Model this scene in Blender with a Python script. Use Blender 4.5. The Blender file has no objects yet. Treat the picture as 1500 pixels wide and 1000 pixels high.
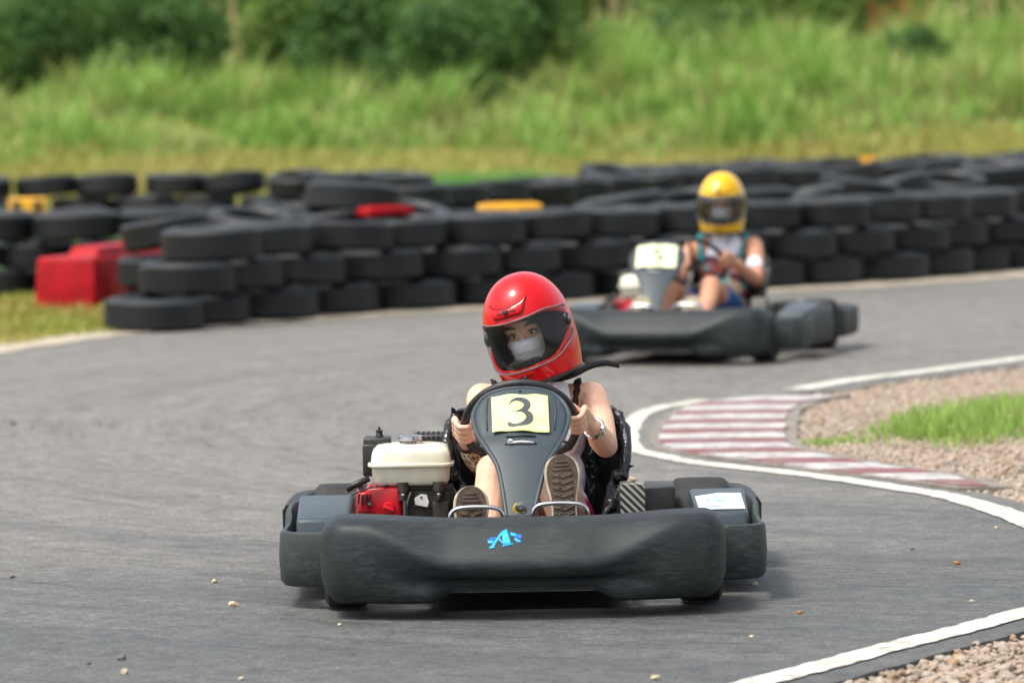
import bpy, bmesh, math, random
import numpy as np
from mathutils import Vector, Matrix, Euler, noise as mnoise
R = math.radians
random.seed(7); rng = np.random.default_rng(7)
scene = bpy.context.scene
col = scene.collection

# ------------------------------------------------------------------ camera, sky, sun, exposure
cam_d = bpy.data.cameras.new('camera'); cam = bpy.data.objects.new('camera', cam_d); col.objects.link(cam)
cam_d.sensor_width = 36.0; cam_d.lens = 168.0
cam_d.clip_start = 0.5; cam_d.clip_end = 3000
cam.matrix_world = Matrix.Translation((0, 0, 1.6)) @ Matrix.Rotation(math.pi/2 - math.atan(416/7000), 4, 'X') @ Matrix.Rotation(R(-1.0), 4, 'Z')
cam_d.dof.use_dof = True; cam_d.dof.focus_distance = 14.35; cam_d.dof.aperture_fstop = 3.4
scene.camera = cam
world = bpy.data.worlds.new('World'); scene.world = world; world.use_nodes = True
wn = world.node_tree.nodes; wl = world.node_tree.links
sky = wn.new('ShaderNodeTexSky'); sky.sky_type = 'NISHITA'; sky.sun_disc = False
SUN_EL, SUN_AZ = R(64), R(-118)            # azimuth measured from +Y towards +X
sky.sun_elevation = SUN_EL; sky.sun_rotation = SUN_AZ
sky.air_density = 1.0; sky.dust_density = 4.0; sky.ozone_density = 1.0
hs = wn.new('ShaderNodeHueSaturation'); hs.inputs['Saturation'].default_value = .42      # thin bright overcast
wl.new(sky.outputs[0], hs.inputs['Color']); wl.new(hs.outputs[0], wn['Background'].inputs[0]); wn['Background'].inputs[1].default_value = 0.15
sd = bpy.data.lights.new('sun', 'SUN'); sd.energy = 1.5; sd.angle = R(13); sd.color = (1.0, 0.95, 0.87)
so = bpy.data.objects.new('sun', sd); col.objects.link(so)
sv = Vector((math.cos(SUN_EL)*math.sin(SUN_AZ), math.cos(SUN_EL)*math.cos(SUN_AZ), math.sin(SUN_EL)))
so.rotation_euler = sv.to_track_quat('Z', 'Y').to_euler(); so.location = (-6, 6, 12)
vs = scene.view_settings; vs.view_transform = 'Standard'; vs.look = 'None'; vs.gamma = 1.0; vs.exposure = 0.95
vs.use_curve_mapping = False
scene.cycles.use_denoising = True
scene.cycles.transparent_max_bounces = 12

# ------------------------------------------------------------------ materials
def srgb(r, g, b):
    f = lambda c: (c/255/12.92) if c/255 <= .04045 else ((c/255+.055)/1.055)**2.4
    return (f(r), f(g), f(b), 1)
class NT:
    def __init__(s, name):
        s.m = bpy.data.materials.new(name); s.m.use_nodes = True
        s.n = s.m.node_tree.nodes; s.l = s.m.node_tree.links
        s.b = s.n['Principled BSDF']; s.out = s.n['Material Output']
    def new(s, t, **k):
        n = s.n.new(t)
        for a, v in k.items(): setattr(n, a, v)
        return n
    def link(s, a, b): s.l.new(a, b)
    def coord(s, kind='Object', scale=(1, 1, 1)):
        t = s.new('ShaderNodeTexCoord'); mp = s.new('ShaderNodeMapping'); mp.inputs['Scale'].default_value = scale
        s.link(t.outputs[kind], mp.inputs[0]); return mp.outputs[0]
    def noise(s, vec, scale, detail=4, rough=.55):
        n = s.new('ShaderNodeTexNoise'); s.link(vec, n.inputs['Vector'])
        n.inputs['Scale'].default_value = scale; n.inputs['Detail'].default_value = detail; n.inputs['Roughness'].default_value = rough
        return n.outputs['Fac']
    def ramp(s, fac, stops):
        r = s.new('ShaderNodeValToRGB'); e = r.color_ramp.elements
        while len(e) < len(stops): e.new(.5)
        for i, (p, c) in enumerate(stops):
            e[i].position = p; e[i].color = c if len(c) == 4 else (*c, 1)
        s.link(fac, r.inputs[0]); return r.outputs[0]
    def mix(s, fac, a, b, mode='MIX'):
        m = s.new('ShaderNodeMix', data_type='RGBA', blend_type=mode)
        for k, v in ((0, fac), (6, a), (7, b)):
            if hasattr(v, 'is_linked') or isinstance(v, bpy.types.NodeSocket): s.link(v, m.inputs[k])
            else: m.inputs[k].default_value = v
        return m.outputs[2]
    def math(s, op, a, b=0.0, clamp=False):
        m = s.new('ShaderNodeMath', operation=op, use_clamp=clamp)
        for k, v in ((0, a), (1, b)):
            if isinstance(v, bpy.types.NodeSocket): s.link(v, m.inputs[k])
            else: m.inputs[k].default_value = v
        return m.outputs[0]
    def bump(s, h, strength=.3, dist=.01):
        b = s.new('ShaderNodeBump'); b.inputs['Strength'].default_value = strength; b.inputs['Distance'].default_value = dist
        s.link(h, b.inputs['Height']); s.link(b.outputs[0], s.b.inputs['Normal'])
    def base(s, v, rough=.5, metal=0.0, spec=.5):
        if isinstance(v, bpy.types.NodeSocket): s.link(v, s.b.inputs['Base Color'])
        else: s.b.inputs['Base Color'].default_value = v
        if isinstance(rough, bpy.types.NodeSocket): s.link(rough, s.b.inputs['Roughness'])
        else: s.b.inputs['Roughness'].default_value = rough
        s.b.inputs['Metallic'].default_value = metal; s.b.inputs['Specular IOR Level'].default_value = spec
        return s.m
W4 = (1, 1, 1, 1); K4 = (0, 0, 0, 1)
def simple(name, c, c2=None, rough=.5, metal=0, scale=30, bump=0, bscale=None, coat=0, spec=.5, lo=.35, hi=.65):
    t = NT(name); v = t.coord()
    if c2 is None: c2 = tuple(x*.8 for x in c[:3]) + (1,)
    f = t.noise(v, scale); colr = t.ramp(f, [(lo, c), (hi, c2)])
    m = t.base(colr, rough, metal, spec)
    if bump: t.bump(t.noise(v, bscale or scale*3), bump, .004)
    if coat: t.b.inputs['Coat Weight'].default_value = coat; t.b.inputs['Coat Roughness'].default_value = .04
    return m
M = {}
def kart_plastic(name, c, worn, amount=.5, rough=.5):
    t = NT(name); v = t.coord(); vx = t.coord(scale=(5, 9, 26))
    s1 = t.noise(vx, 4.0, 6, .7); s2 = t.noise(v, 6, 5); s3 = t.noise(t.coord(scale=(7, 10, 50)), 5, 5, .85)
    f = t.math('MULTIPLY', t.ramp(s1, [(.46, K4), (.70, W4)]), t.ramp(s2, [(.35, K4), (.65, W4)]))
    f = t.math('ADD', f, t.math('MULTIPLY', t.ramp(s3, [(.60, K4), (.72, W4)]), .45), True)
    c1 = t.mix(t.math('MULTIPLY', f, amount), c, worn)
    low = t.ramp(t.noise(v, 2.5, 3), [(.35, K4), (.7, W4)])
    c1 = t.mix(t.math('MULTIPLY', low, .3), c1, srgb(70, 72, 66))
    rr = t.math('ADD', t.math('MULTIPLY', f, .15), rough)
    m = t.base(c1, rr, 0, .28); t.bump(t.math('ADD', t.noise(v, 180, 3), t.math('MULTIPLY', s3, .8)), .12, .003)
    return m
M['plastic'] = kart_plastic('scuffed_charcoal_plastic', srgb(25, 32, 35), srgb(88, 99, 100), .40, .50)
M['plastic2'] = kart_plastic('faded_grey_plastic', srgb(42, 49, 50), srgb(104, 112, 109), .55, .50)
M['fairing'] = kart_plastic('grey_fairing_plastic', srgb(55, 66, 73), srgb(92, 103, 108), .25, .36)
M['rubber'] = simple('black_rubber', srgb(30, 30, 31), srgb(44, 43, 42), .75, bump=.2, scale=20)
M['rubber_grip'] = simple('wheel_grip', srgb(26, 26, 27), srgb(36, 36, 36), .5, bump=.2, scale=60)
M['chrome'] = simple('chrome', srgb(205, 205, 205), srgb(170, 172, 175), .18, 1, scale=12)
M['steel'] = simple('dull_steel', srgb(150, 150, 148), srgb(110, 108, 104), .42, .9, scale=25)
M['darkmetal'] = simple('dirty_cast_metal', srgb(52, 50, 48), srgb(88, 84, 78), .55, .6, scale=22, bump=.4, bscale=60)
M['blackbox'] = simple('black_painted_tin', srgb(27, 28, 30), srgb(42, 42, 42), .45, scale=25)
M['tank'] = simple('cream_enamel', srgb(226, 224, 205), srgb(196, 192, 165), .28, scale=9, coat=.3, lo=.4, hi=.75)
M['engine_red'] = simple('engine_red', srgb(205, 22, 36), srgb(160, 14, 24), .33, scale=14, coat=.2)
M['white_tag'] = simple('white_plastic', srgb(222, 222, 216), srgb(196, 196, 190), .5)
M['paper'] = simple('yellow_card', srgb(238, 240, 160), srgb(222, 224, 140), .7, scale=16, bump=.15, bscale=18)
M['paper_pale'] = simple('pale_yellow_card', srgb(238, 240, 196), srgb(228, 230, 176), .6, scale=16)
M['ink'] = simple('grey_ink', srgb(62, 66, 72), srgb(70, 74, 80), .6)
M['ink_pale'] = simple('faded_ink', srgb(72, 80, 72), srgb(92, 98, 84), .6)
M['sticker'] = simple('white_sticker', srgb(232, 236, 240), srgb(215, 222, 230), .3)
M['sticker_print'] = simple('pale_blue_print', srgb(150, 190, 212), srgb(175, 205, 222), .4)
M['blue'] = simple('cyan_blue_vinyl', srgb(12, 176, 240), srgb(8, 150, 225), .4)
M['blue_dark'] = simple('deep_blue_vinyl', srgb(6, 92, 180), srgb(8, 105, 195), .4)
M['yellow_metal'] = simple('yellow_washer', srgb(205, 170, 30), srgb(170, 140, 30), .5)
M['hole'] = simple('dark_cavity', srgb(14, 14, 15), srgb(18, 18, 18), .8)
def tape():
    t = NT('black_wrapped_tape'); v = t.coord(); vz = t.coord(scale=(1, 1, .28))
    h = t.math('ADD', t.noise(vz, 16, 3, .5), t.math('MULTIPLY', t.noise(v, 34, 2, .5), .35))
    m = t.base(t.ramp(t.noise(v, 12), [(.35, srgb(15, 16, 18)), (.7, srgb(32, 34, 37))]), .27)
    t.bump(h, .8, .03); return m
M['tape'] = tape()
def plate():
    t = NT('chequer_plate'); v = t.coord(scale=(1, 1, 1))
    w = t.new('ShaderNodeTexWave'); t.link(v, w.inputs[0]); w.bands_direction = 'DIAGONAL'; w.inputs['Scale'].default_value = 26; w.inputs['Distortion'].default_value = .4
    m = t.base(t.ramp(w.outputs['Fac'], [(.3, srgb(96, 94, 84)), (.8, srgb(196, 194, 182))]), .4, .7)
    t.bump(w.outputs['Fac'], .8, .006); return m
M['plate'] = plate()
def skin(name, c, c2):
    t = NT(name); v = t.coord()
    m = t.base(t.ramp(t.noise(v, 14, 4), [(.3, c), (.7, c2)]), .48)
    t.b.inputs['Subsurface Weight'].default_value = .12; t.b.inputs['Subsurface Radius'].default_value = (.012, .005, .003)
    t.bump(t.math('ADD', t.noise(v, 260, 3), t.noise(v, 40, 3)), .12, .003); return m
M['skin'] = skin('skin_light', srgb(228, 184, 156), srgb(214, 166, 138))
M['skin2'] = skin('skin_tan', srgb(206, 150, 118), srgb(190, 132, 102))
M['eye'] = simple('eye_white', srgb(225, 222, 218), rough=.15)
M['iris'] = simple('dark_iris', srgb(40, 26, 20), rough=.1)
M['hair'] = simple('dark_hair', srgb(30, 22, 20), srgb(52, 38, 32), .5, scale=80, bump=.5)
def cloth(name, c, c2=None, scale=120, bump=.35):
    return simple(name, c, c2, .85, scale=scale, bump=bump, bscale=scale*3, spec=.2)
M['white_cloth'] = cloth('white_cotton', srgb(228, 228, 234), srgb(205, 206, 216), 25)
M['mask'] = cloth('white_mask_cloth', srgb(226, 228, 234), srgb(208, 212, 220), 40, .2)
M['black_lace'] = cloth('black_lace', srgb(34, 22, 22), srgb(66, 40, 38), 160, .9)
M['pink'] = cloth('pink_cloth', srgb(214, 40, 104), srgb(190, 30, 88), 30)
M['strap'] = cloth('black_webbing', srgb(22, 22, 24), srgb(34, 34, 36), 200)
M['teal'] = cloth('teal_strap', srgb(16, 140, 150), srgb(20, 160, 165), 60)
M['denim'] = cloth('blue_denim', srgb(34, 60, 110), srgb(60, 96, 150), 40)
def leopard():
    t = NT('leopard_print'); v = t.coord()
    vo = t.new('ShaderNodeTexVoronoi', feature='DISTANCE_TO_EDGE'); t.link(v, vo.inputs['Vector']); vo.inputs['Scale'].default_value = 75
    v2 = t.new('ShaderNodeTexVoronoi'); t.link(v, v2.inputs['Vector']); v2.inputs['Scale'].default_value = 75
    base = t.mix(t.ramp(t.noise(v, 22), [(.45, K4), (.6, W4)]), srgb(186, 140, 92), srgb(222, 212, 196))
    spot = t.ramp(vo.outputs[0], [(.30, K4), (.38, W4)])
    rings = t.ramp(v2.outputs[0], [(.22, K4), (.26, W4), (.40, W4), (.46, K4)])
    return t.base(t.mix(rings, base, srgb(28, 20, 18)), .8)
M['leopard'] = leopard()
def printed():
    t = NT('patterned_print_cloth'); v = t.coord()
    vo = t.new('ShaderNodeTexVoronoi'); t.link(v, vo.inputs['Vector']); vo.inputs['Scale'].default_value = 26
    sp = t.new('ShaderNodeSeparateColor'); t.link(vo.outputs['Color'], sp.inputs[0])
    c = t.ramp(sp.outputs[0], [(0, srgb(60, 34, 34)), (.3, srgb(140, 56, 40)), (.55, srgb(40, 50, 84)), (.75, srgb(30, 130, 128)), (.9, srgb(190, 120, 90))])
    return t.base(c, .85)
M['print'] = printed()
def helmet_paint(name, c, c2):
    t = NT(name); v = t.coord()
    m = t.base(t.ramp(t.noise(v, 5), [(.35, c), (.7, c2)]), .28)
    t.b.inputs['Coat Weight'].default_value = .5; t.b.inputs['Coat Roughness'].default_value = .03; t.b.inputs['Specular IOR Level'].default_value = .15
    t.bump(t.noise(v, 240, 2), .02, .002); return m
M['helmet_red'] = helmet_paint('glossy_red_shell', srgb(206, 1, 14), srgb(190, 1, 10))
M['helmet_yellow'] = helmet_paint('glossy_yellow_shell', srgb(224, 178, 8), srgb(208, 160, 4))
M['black_trim'] = simple('black_trim', srgb(20, 20, 21), srgb(28, 28, 29), .4)
M['grey_trim'] = simple('grey_gasket', srgb(120, 122, 124), srgb(100, 102, 104), .4)
M['liner'] = cloth('black_liner', srgb(20, 20, 22), srgb(30, 30, 32), 60)
def visor(name, tint, gl):
    t = NT(name); t.n.remove(t.b)
    tr = t.new('ShaderNodeBsdfTransparent'); tr.inputs[0].default_value = (*tint, 1)
    g = t.new('ShaderNodeBsdfGlossy'); g.inputs['Roughness'].default_value = .05
    lw = t.new('ShaderNodeLayerWeight'); lw.inputs[0].default_value = .35
    f = t.math('ADD', t.math('MULTIPLY', lw.outputs['Fresnel'], gl), .02, True)
    mx = t.new('ShaderNodeMixShader'); t.link(f, mx.inputs[0]); t.link(tr.outputs[0], mx.inputs[1]); t.link(g.outputs[0], mx.inputs[2])
    t.link(mx.outputs[0], t.out.inputs[0]); return t.m
M['visor'] = visor('clear_visor', (.85, .85, .84), .30)
M['visor2'] = visor('hazy_visor', (.74, .74, .75), 1.3)
M['sole_cream'] = simple('cream_sole_edge', srgb(206, 194, 168), srgb(176, 162, 136), .7, scale=40)
M['sole_brown'] = simple('dirty_brown_tread', srgb(96, 80, 66), srgb(70, 60, 52), .85, scale=40, bump=.3)
M['shoe_canvas'] = cloth('brown_canvas', srgb(92, 72, 60), srgb(70, 56, 48), 90)
M['barrier_red'] = simple('red_barrier_plastic', srgb(168, 0, 14), srgb(138, 0, 12), .5, scale=6, bump=.1, spec=.22)
M['barrier_yellow'] = simple('yellow_barrier_plastic', srgb(226, 168, 16), srgb(206, 146, 12), .5, scale=6)
def tyre_mat():
    t = NT('dusty_tyre_rubber'); v = t.coord()
    oi = t.new('ShaderNodeObjectInfo'); g = t.new('ShaderNodeNewGeometry')
    rv = t.math('MULTIPLY', oi.outputs['Random'], .55)
    base = t.mix(rv, srgb(15, 19, 21), srgb(34, 39, 41))
    sp = t.new('ShaderNodeSeparateXYZ'); t.link(v, sp.inputs[0])
    top = t.ramp(t.math('ADD', t.math('MULTIPLY', sp.outputs[2], 4.0), .1), [(.38, K4), (.50, W4)])   # sidewall that faces up collects dust
    dust = t.math('MULTIPLY', t.ramp(t.noise(v, 7, 5, .65), [(.38, K4), (.68, W4)]), top)
    c = t.mix(t.math('MULTIPLY', dust, .20), base, srgb(104, 110, 112))
    m = t.base(c, .50, 0, .42); t.bump(t.noise(v, 40, 4), .25, .005); return m
M['tyre'] = tyre_mat()
def asphalt():
    t = NT('worn_asphalt'); tc = t.new('ShaderNodeTexCoord'); P = tc.outputs['Object']
    s = t.new('ShaderNodeVectorMath', operation='SUBTRACT'); t.link(P, s.inputs[0]); s.inputs[1].default_value = (4.5, 21.5, 0)
    sp = t.new('ShaderNodeSeparateXYZ'); t.link(s.outputs[0], sp.inputs[0])
    rad = t.new('ShaderNodeVectorMath', operation='LENGTH'); t.link(s.outputs[0], rad.inputs[0])
    ang = t.math('ARCTAN2', sp.outputs[1], sp.outputs[0])
    cb = t.new('ShaderNodeCombineXYZ'); t.link(t.math('MULTIPLY', rad.outputs['Value'], 3.2), cb.inputs[0]); t.link(t.math('MULTIPLY', ang, 1.6), cb.inputs[1])
    wob = t.noise(P, .5, 2)
    t.link(wob, cb.inputs[2])
    streak = t.noise(cb.outputs[0], 1.0, 6, .68)
    cb2 = t.new('ShaderNodeCombineXYZ'); t.link(t.math('MULTIPLY', rad.outputs['Value'], 9.0), cb2.inputs[0]); t.link(t.math('MULTIPLY', ang, 4.0), cb2.inputs[1])
    fine = t.noise(cb2.outputs[0], 2.2, 6, .8)
    big = t.noise(P, .22, 3)
    grain = t.noise(P, 85, 4, .85); grain2 = t.noise(P, 24, 5, .8); grain3 = t.noise(P, 7, 5, .75)
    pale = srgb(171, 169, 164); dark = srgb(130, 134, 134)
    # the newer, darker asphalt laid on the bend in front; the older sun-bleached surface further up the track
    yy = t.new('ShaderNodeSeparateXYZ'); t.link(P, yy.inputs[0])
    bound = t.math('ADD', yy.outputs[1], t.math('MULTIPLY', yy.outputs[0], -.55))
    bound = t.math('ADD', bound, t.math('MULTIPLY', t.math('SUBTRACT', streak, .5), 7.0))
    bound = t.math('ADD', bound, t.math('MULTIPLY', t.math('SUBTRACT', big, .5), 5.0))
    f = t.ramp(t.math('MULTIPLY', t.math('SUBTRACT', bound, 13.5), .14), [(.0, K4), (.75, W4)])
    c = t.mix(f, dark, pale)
    c = t.mix(t.math('MULTIPLY', t.ramp(streak, [(.36, W4), (.54, K4)]), .26), c, srgb(72, 75, 77))
    c = t.mix(t.math('MULTIPLY', t.ramp(fine, [(.38, W4), (.46, K4)]), .45), c, srgb(48, 50, 52))
    c = t.mix(t.math('MULTIPLY', t.ramp(fine, [(.58, K4), (.75, W4)]), .25), c, srgb(165, 162, 156))
    c = t.mix(.65, c, t.ramp(grain, [(.32, srgb(20, 20, 22)), (.5, srgb(128, 126, 124)), (.7, srgb(230, 226, 220))]), 'OVERLAY')
    c = t.mix(.6, c, t.ramp(grain2, [(.3, srgb(60, 60, 60)), (.7, srgb(195, 193, 190))]), 'OVERLAY')
    c = t.mix(.5, c, t.ramp(grain3, [(.35, srgb(80, 82, 84)), (.65, srgb(178, 176, 172))]), 'OVERLAY')
    m = t.base(c, t.ramp(streak, [(.3, (.55,)*3), (.7, (.8,)*3)]), 0, .4)
    t.bump(t.math('ADD', grain, grain2), .5, .004); return m
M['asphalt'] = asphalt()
def paint(name, c, c2, dirt, wear=.5):
    t = NT(name); v = t.coord(); a = t.noise(v, 9, 6, .75); b = t.noise(v, 50, 5, .75)
    cc = t.mix(t.ramp(a, [(.4, K4), (.65, W4)]), c, c2)
    cc = t.mix(t.math('MULTIPLY', t.ramp(t.math('ADD', t.math('MULTIPLY', a, .5), t.math('MULTIPLY', b, .5)), [(.47, K4), (.57, W4)]), wear), cc, dirt)
    m = t.base(cc, .75); t.bump(b, .3, .004); return m
M['line'] = paint('white_road_paint', srgb(208, 207, 194), srgb(190, 187, 172), srgb(128, 126, 118), .75)
M['kerb_white'] = paint('worn_white_kerb_paint', srgb(186, 185, 182), srgb(164, 160, 156), srgb(118, 110, 106), .85)
M['kerb_red'] = paint('worn_red_kerb_paint', srgb(118, 54, 62), srgb(122, 80, 82), srgb(122, 110, 104), .85)
M['concrete'] = simple('stained_concrete', srgb(132, 126, 116), srgb(104, 98, 90), .9, scale=8, bump=.5)
def ground_mat():
    t = NT('dry_grassy_earth'); v = t.coord()
    c = t.ramp(t.noise(v, .35, 5), [(.35, srgb(128, 132, 62)), (.55, srgb(168, 146, 96)), (.7, srgb(112, 128, 56))])
    c = t.mix(.5, c, t.ramp(t.noise(v, 6, 5), [(.3, srgb(110, 100, 80)), (.7, srgb(180, 172, 130))]), 'OVERLAY')
    m = t.base(c, .95, 0, .1); t.bump(t.noise(v, 20, 4), .8, .05); return m
M['ground'] = ground_mat()
M['sand'] = simple('pale_roadside_grit', srgb(178, 168, 148), srgb(150, 140, 122), .95, scale=9, bump=.6, bscale=80)
M['gravel_bed'] = simple('gravel_bed', srgb(150, 136, 116), srgb(118, 104, 90), .95, scale=14, bump=.8, bscale=50)
def stone_mat(name='gravel_stones', island=True):
    t = NT(name); g = t.new('ShaderNodeNewGeometry'); v = t.coord()
    src = g.outputs['Random Per Island'] if island else t.new('ShaderNodeObjectInfo').outputs['Random']
    c = t.ramp(src, [(0, srgb(162, 144, 126)), (.3, srgb(182, 164, 144)), (.55, srgb(150, 128, 110)), (.75, srgb(180, 170, 156)), (.92, srgb(116, 102, 90)), (1, srgb(174, 140, 100))])
    return t.base(t.mix(.35, c, t.ramp(t.noise(v, 60), [(.3, srgb(90, 90, 90)), (.7, srgb(170, 170, 170))]), 'OVERLAY'), .85)
M['stone'] = stone_mat()
M['pebble'] = simple('pale_stone', srgb(196, 182, 152), srgb(160, 144, 118), .85, scale=90)
M['pebble_brown'] = simple('rust_brown_stone', srgb(170, 112, 62), srgb(140, 92, 54), .85, scale=90)
M['pebble_dark'] = simple('grey_stone', srgb(112, 104, 94), srgb(86, 80, 72), .85, scale=90)
def leaf_mat(name, cols, trans=.35, patch=.6):
    t = NT(name); g = t.new('ShaderNodeNewGeometry'); v = t.coord()
    n = len(cols)
    f = t.math('ADD', t.math('MULTIPLY', g.outputs['Random Per Island'], 1-patch), t.math('MULTIPLY', t.ramp(t.noise(v, .9, 3), [(.3, K4), (.7, W4)]), patch), True)
    c = t.ramp(f, [(i/(n-1), k) for i, k in enumerate(cols)])
    t.base(c, .6, 0, .25)
    tb = t.new('ShaderNodeBsdfTranslucent'); t.link(c, tb.inputs[0])
    mx = t.new('ShaderNodeMixShader'); mx.inputs[0].default_value = trans
    t.link(t.b.outputs[0], mx.inputs[1]); t.link(tb.outputs[0], mx.inputs[2]); t.link(mx.outputs[0], t.out.inputs[0])
    return t.m
M['tall_grass'] = leaf_mat('tall_weed_leaves', [srgb(100, 144, 58), srgb(126, 164, 72), srgb(150, 178, 92), srgb(170, 166, 108), srgb(114, 154, 68)])
M['dry_grass'] = leaf_mat('dry_grass_blades', [srgb(186, 168, 112), srgb(164, 158, 88), srgb(150, 158, 78), srgb(196, 172, 122)])
M['green_grass'] = leaf_mat('fresh_grass_blades', [srgb(116, 154, 64), srgb(138, 172, 78), srgb(160, 182, 98), srgb(184, 178, 120)], .45, .4)
M['verge_grass'] = leaf_mat('sunburnt_verge_grass', [srgb(120, 148, 56), srgb(150, 160, 70), srgb(172, 160, 92), srgb(182, 166, 112)])
M['helmet_groove'] = simple('dark_red_groove', srgb(104, 4, 12), srgb(84, 4, 10), .5)
M['bright_grass'] = leaf_mat('lush_grass_blades', [srgb(88, 148, 66), srgb(108, 160, 76), srgb(130, 170, 92)])
M['bush'] = leaf_mat('dark_bush_leaves', [srgb(54, 88, 48), srgb(74, 108, 56), srgb(98, 128, 64), srgb(130, 154, 82)], .4, .4)
M['bush_mid'] = leaf_mat('mid_bush_leaves', [srgb(96, 126, 60), srgb(116, 142, 68), srgb(134, 154, 80)], .35, .5)
M['stem'] = simple('brown_stems', srgb(110, 92, 66), srgb(84, 70, 52), .9)
M['dry_stalk'] = simple('pale_dry_stalk', srgb(206, 190, 140), srgb(186, 168, 118), .9)
M['rust_stalk'] = simple('rusty_orange_stalk', srgb(176, 98, 52), srgb(150, 84, 48), .9)
M['moss'] = leaf_mat('dark_moss', [srgb(70, 80, 40), srgb(96, 104, 52), srgb(64, 62, 44)], .1)

# ------------------------------------------------------------------ mesh helpers
class MB:
    def __init__(s): s.v = []; s.f = []
    def add(s, vs, fs):
        o = len(s.v); s.v += [tuple(p) for p in vs]; s.f += [tuple(i+o for i in f) for f in fs]; return s
    def box(s, c, size, rot=None, taper=1.0):
        hx, hy, hz = size[0]/2, size[1]/2, size[2]/2
        P = [Vector((x*(taper if z > 0 else 1), y*(taper if z > 0 else 1), z)) for z in (-hz, hz) for y in (-hy, hy) for x in (-hx, hx)]
        if rot: m = Euler(rot).to_matrix(); P = [m @ p for p in P]
        P = [p + Vector(c) for p in P]
        return s.add(P, [(0, 2, 3, 1), (4, 5, 7, 6), (0, 1, 5, 4), (1, 3, 7, 5), (3, 2, 6, 7), (2, 0, 4, 6)])
    def tube(s, path, r, seg=10, closed=False, flat=None):
        pts = [Vector(p) for p in path]; n = len(pts); rs = r if isinstance(r, (list, tuple)) else [r]*n
        prev = None; V = []
        for i, p in enumerate(pts):
            if closed: d = pts[(i+1) % n] - pts[i-1]
            else: d = pts[min(i+1, n-1)] - pts[max(i-1, 0)]
            d.normalize()
            if prev is None:
                a = d.cross(Vector((0, 0, 1)))
                if a.length < .1: a = d.cross(Vector((0, 1, 0)))
                a.normalize()
            else: a = (prev - d*prev.dot(d)).normalized()
            prev = a; b = d.cross(a)
            for k in range(seg):
                t = 2*math.pi*k/seg
                V.append(p + a*(math.cos(t)*rs[i]) + b*(math.sin(t)*rs[i]*(flat or 1)))
        F = []
        for i in range(n if closed else n-1):
            j = (i+1) % n
            for k in range(seg): F.append((i*seg+k, i*seg+(k+1) % seg, j*seg+(k+1) % seg, j*seg+k))
        if not closed: F += [tuple(range(seg))[::-1], tuple((n-1)*seg+k for k in range(seg))]
        return s.add(V, F)
    def lathe(s, prof, seg=32, c=(0, 0, 0), axis='Z', closed=False):
        V = []; n = len(prof)
        for k in range(seg):
            t = 2*math.pi*k/seg; ct, st = math.cos(t), math.sin(t)
            for r, h in prof:
                p = {'Z': (r*ct, r*st, h), 'X': (h, r*ct, r*st), 'Y': (r*st, h, r*ct)}[axis]
                V.append((p[0]+c[0], p[1]+c[1], p[2]+c[2]))
        F = []
        for k in range(seg):
            k2 = (k+1) % seg
            for i in range(n if closed else n-1):
                j = (i+1) % n; F.append((k*n+i, k2*n+i, k2*n+j, k*n+j))
        if not closed: F += [tuple(k*n for k in range(seg))[::-1], tuple(k*n+n-1 for k in range(seg))]
        return s.add(V, F)
    def loft(s, secs, closed_prof=True, cap=True):
        n = len(secs[0]); V = [p for q in secs for p in q]; F = []
        for i in range(len(secs)-1):
            for k in range(n if closed_prof else n-1):
                k2 = (k+1) % n; F.append((i*n+k, (i+1)*n+k, (i+1)*n+k2, i*n+k2))
        if cap and closed_prof: F += [tuple(range(n)), tuple((len(secs)-1)*n+k for k in range(n))[::-1]]
        return s.add(V, F)
    def prism(s, outline, d):
        d = Vector(d); n = len(outline); A = [Vector(p) for p in outline]
        return s.add(A + [p+d for p in A], [tuple(range(n))[::-1], tuple(range(n, 2*n))] + [(i, (i+1) % n, n+(i+1) % n, n+i) for i in range(n)])
    def ell(s, c, r, rot=None, seg=20, rings=12):
        V = []; m = Euler(rot).to_matrix() if rot else Matrix.Identity(3)
        for i in range(1, rings):
            a = math.pi*i/rings
            for k in range(seg):
                b = 2*math.pi*k/seg
                V.append(m @ Vector((r[0]*math.sin(a)*math.cos(b), r[1]*math.sin(a)*math.sin(b), r[2]*math.cos(a))) + Vector(c))
        V += [m @ Vector((0, 0, r[2])) + Vector(c), m @ Vector((0, 0, -r[2])) + Vector(c)]
        F = []; n = rings-1
        for i in range(n-1):
            for k in range(seg): F.append((i*seg+k, (i+1)*seg+k, (i+1)*seg+(k+1) % seg, i*seg+(k+1) % seg))
        t, b = n*seg, n*seg+1
        for k in range(seg): F += [(t, k, (k+1) % seg), (b, (n-1)*seg+(k+1) % seg, (n-1)*seg+k)]
        return s.add(V, F)
    def mesh(s, name, mat=None, smooth=35, bevel=0, fix=True):
        me = bpy.data.meshes.new(name); me.from_pydata(s.v, [], s.f)
        if fix or bevel:
            bm = bmesh.new(); bm.from_mesh(me); bmesh.ops.recalc_face_normals(bm, faces=bm.faces)
            if bevel:
                ed = [e for e in bm.edges if len(e.link_faces) == 2 and e.calc_face_angle(0) > R(30)]
                bmesh.ops.bevel(bm, geom=ed, offset=bevel, segments=3, profile=.5, affect='EDGES', clamp_overlap=True)
            bm.to_mesh(me); bm.free()
        if mat: me.materials.append(M[mat] if isinstance(mat, str) else mat)
        if smooth is not None:
            me.shade_smooth()
            if smooth < 180: me.set_sharp_from_angle(angle=R(smooth))
        return me
    def build(s, name, mat, parent=None, smooth=35, bevel=0, fix=True):
        return obj(name, s.mesh(name, mat, smooth, bevel, fix), parent)
def obj(name, me, parent=None):
    o = bpy.data.objects.new(name, me); col.objects.link(o)
    if parent: o.parent = parent
    return o
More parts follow.
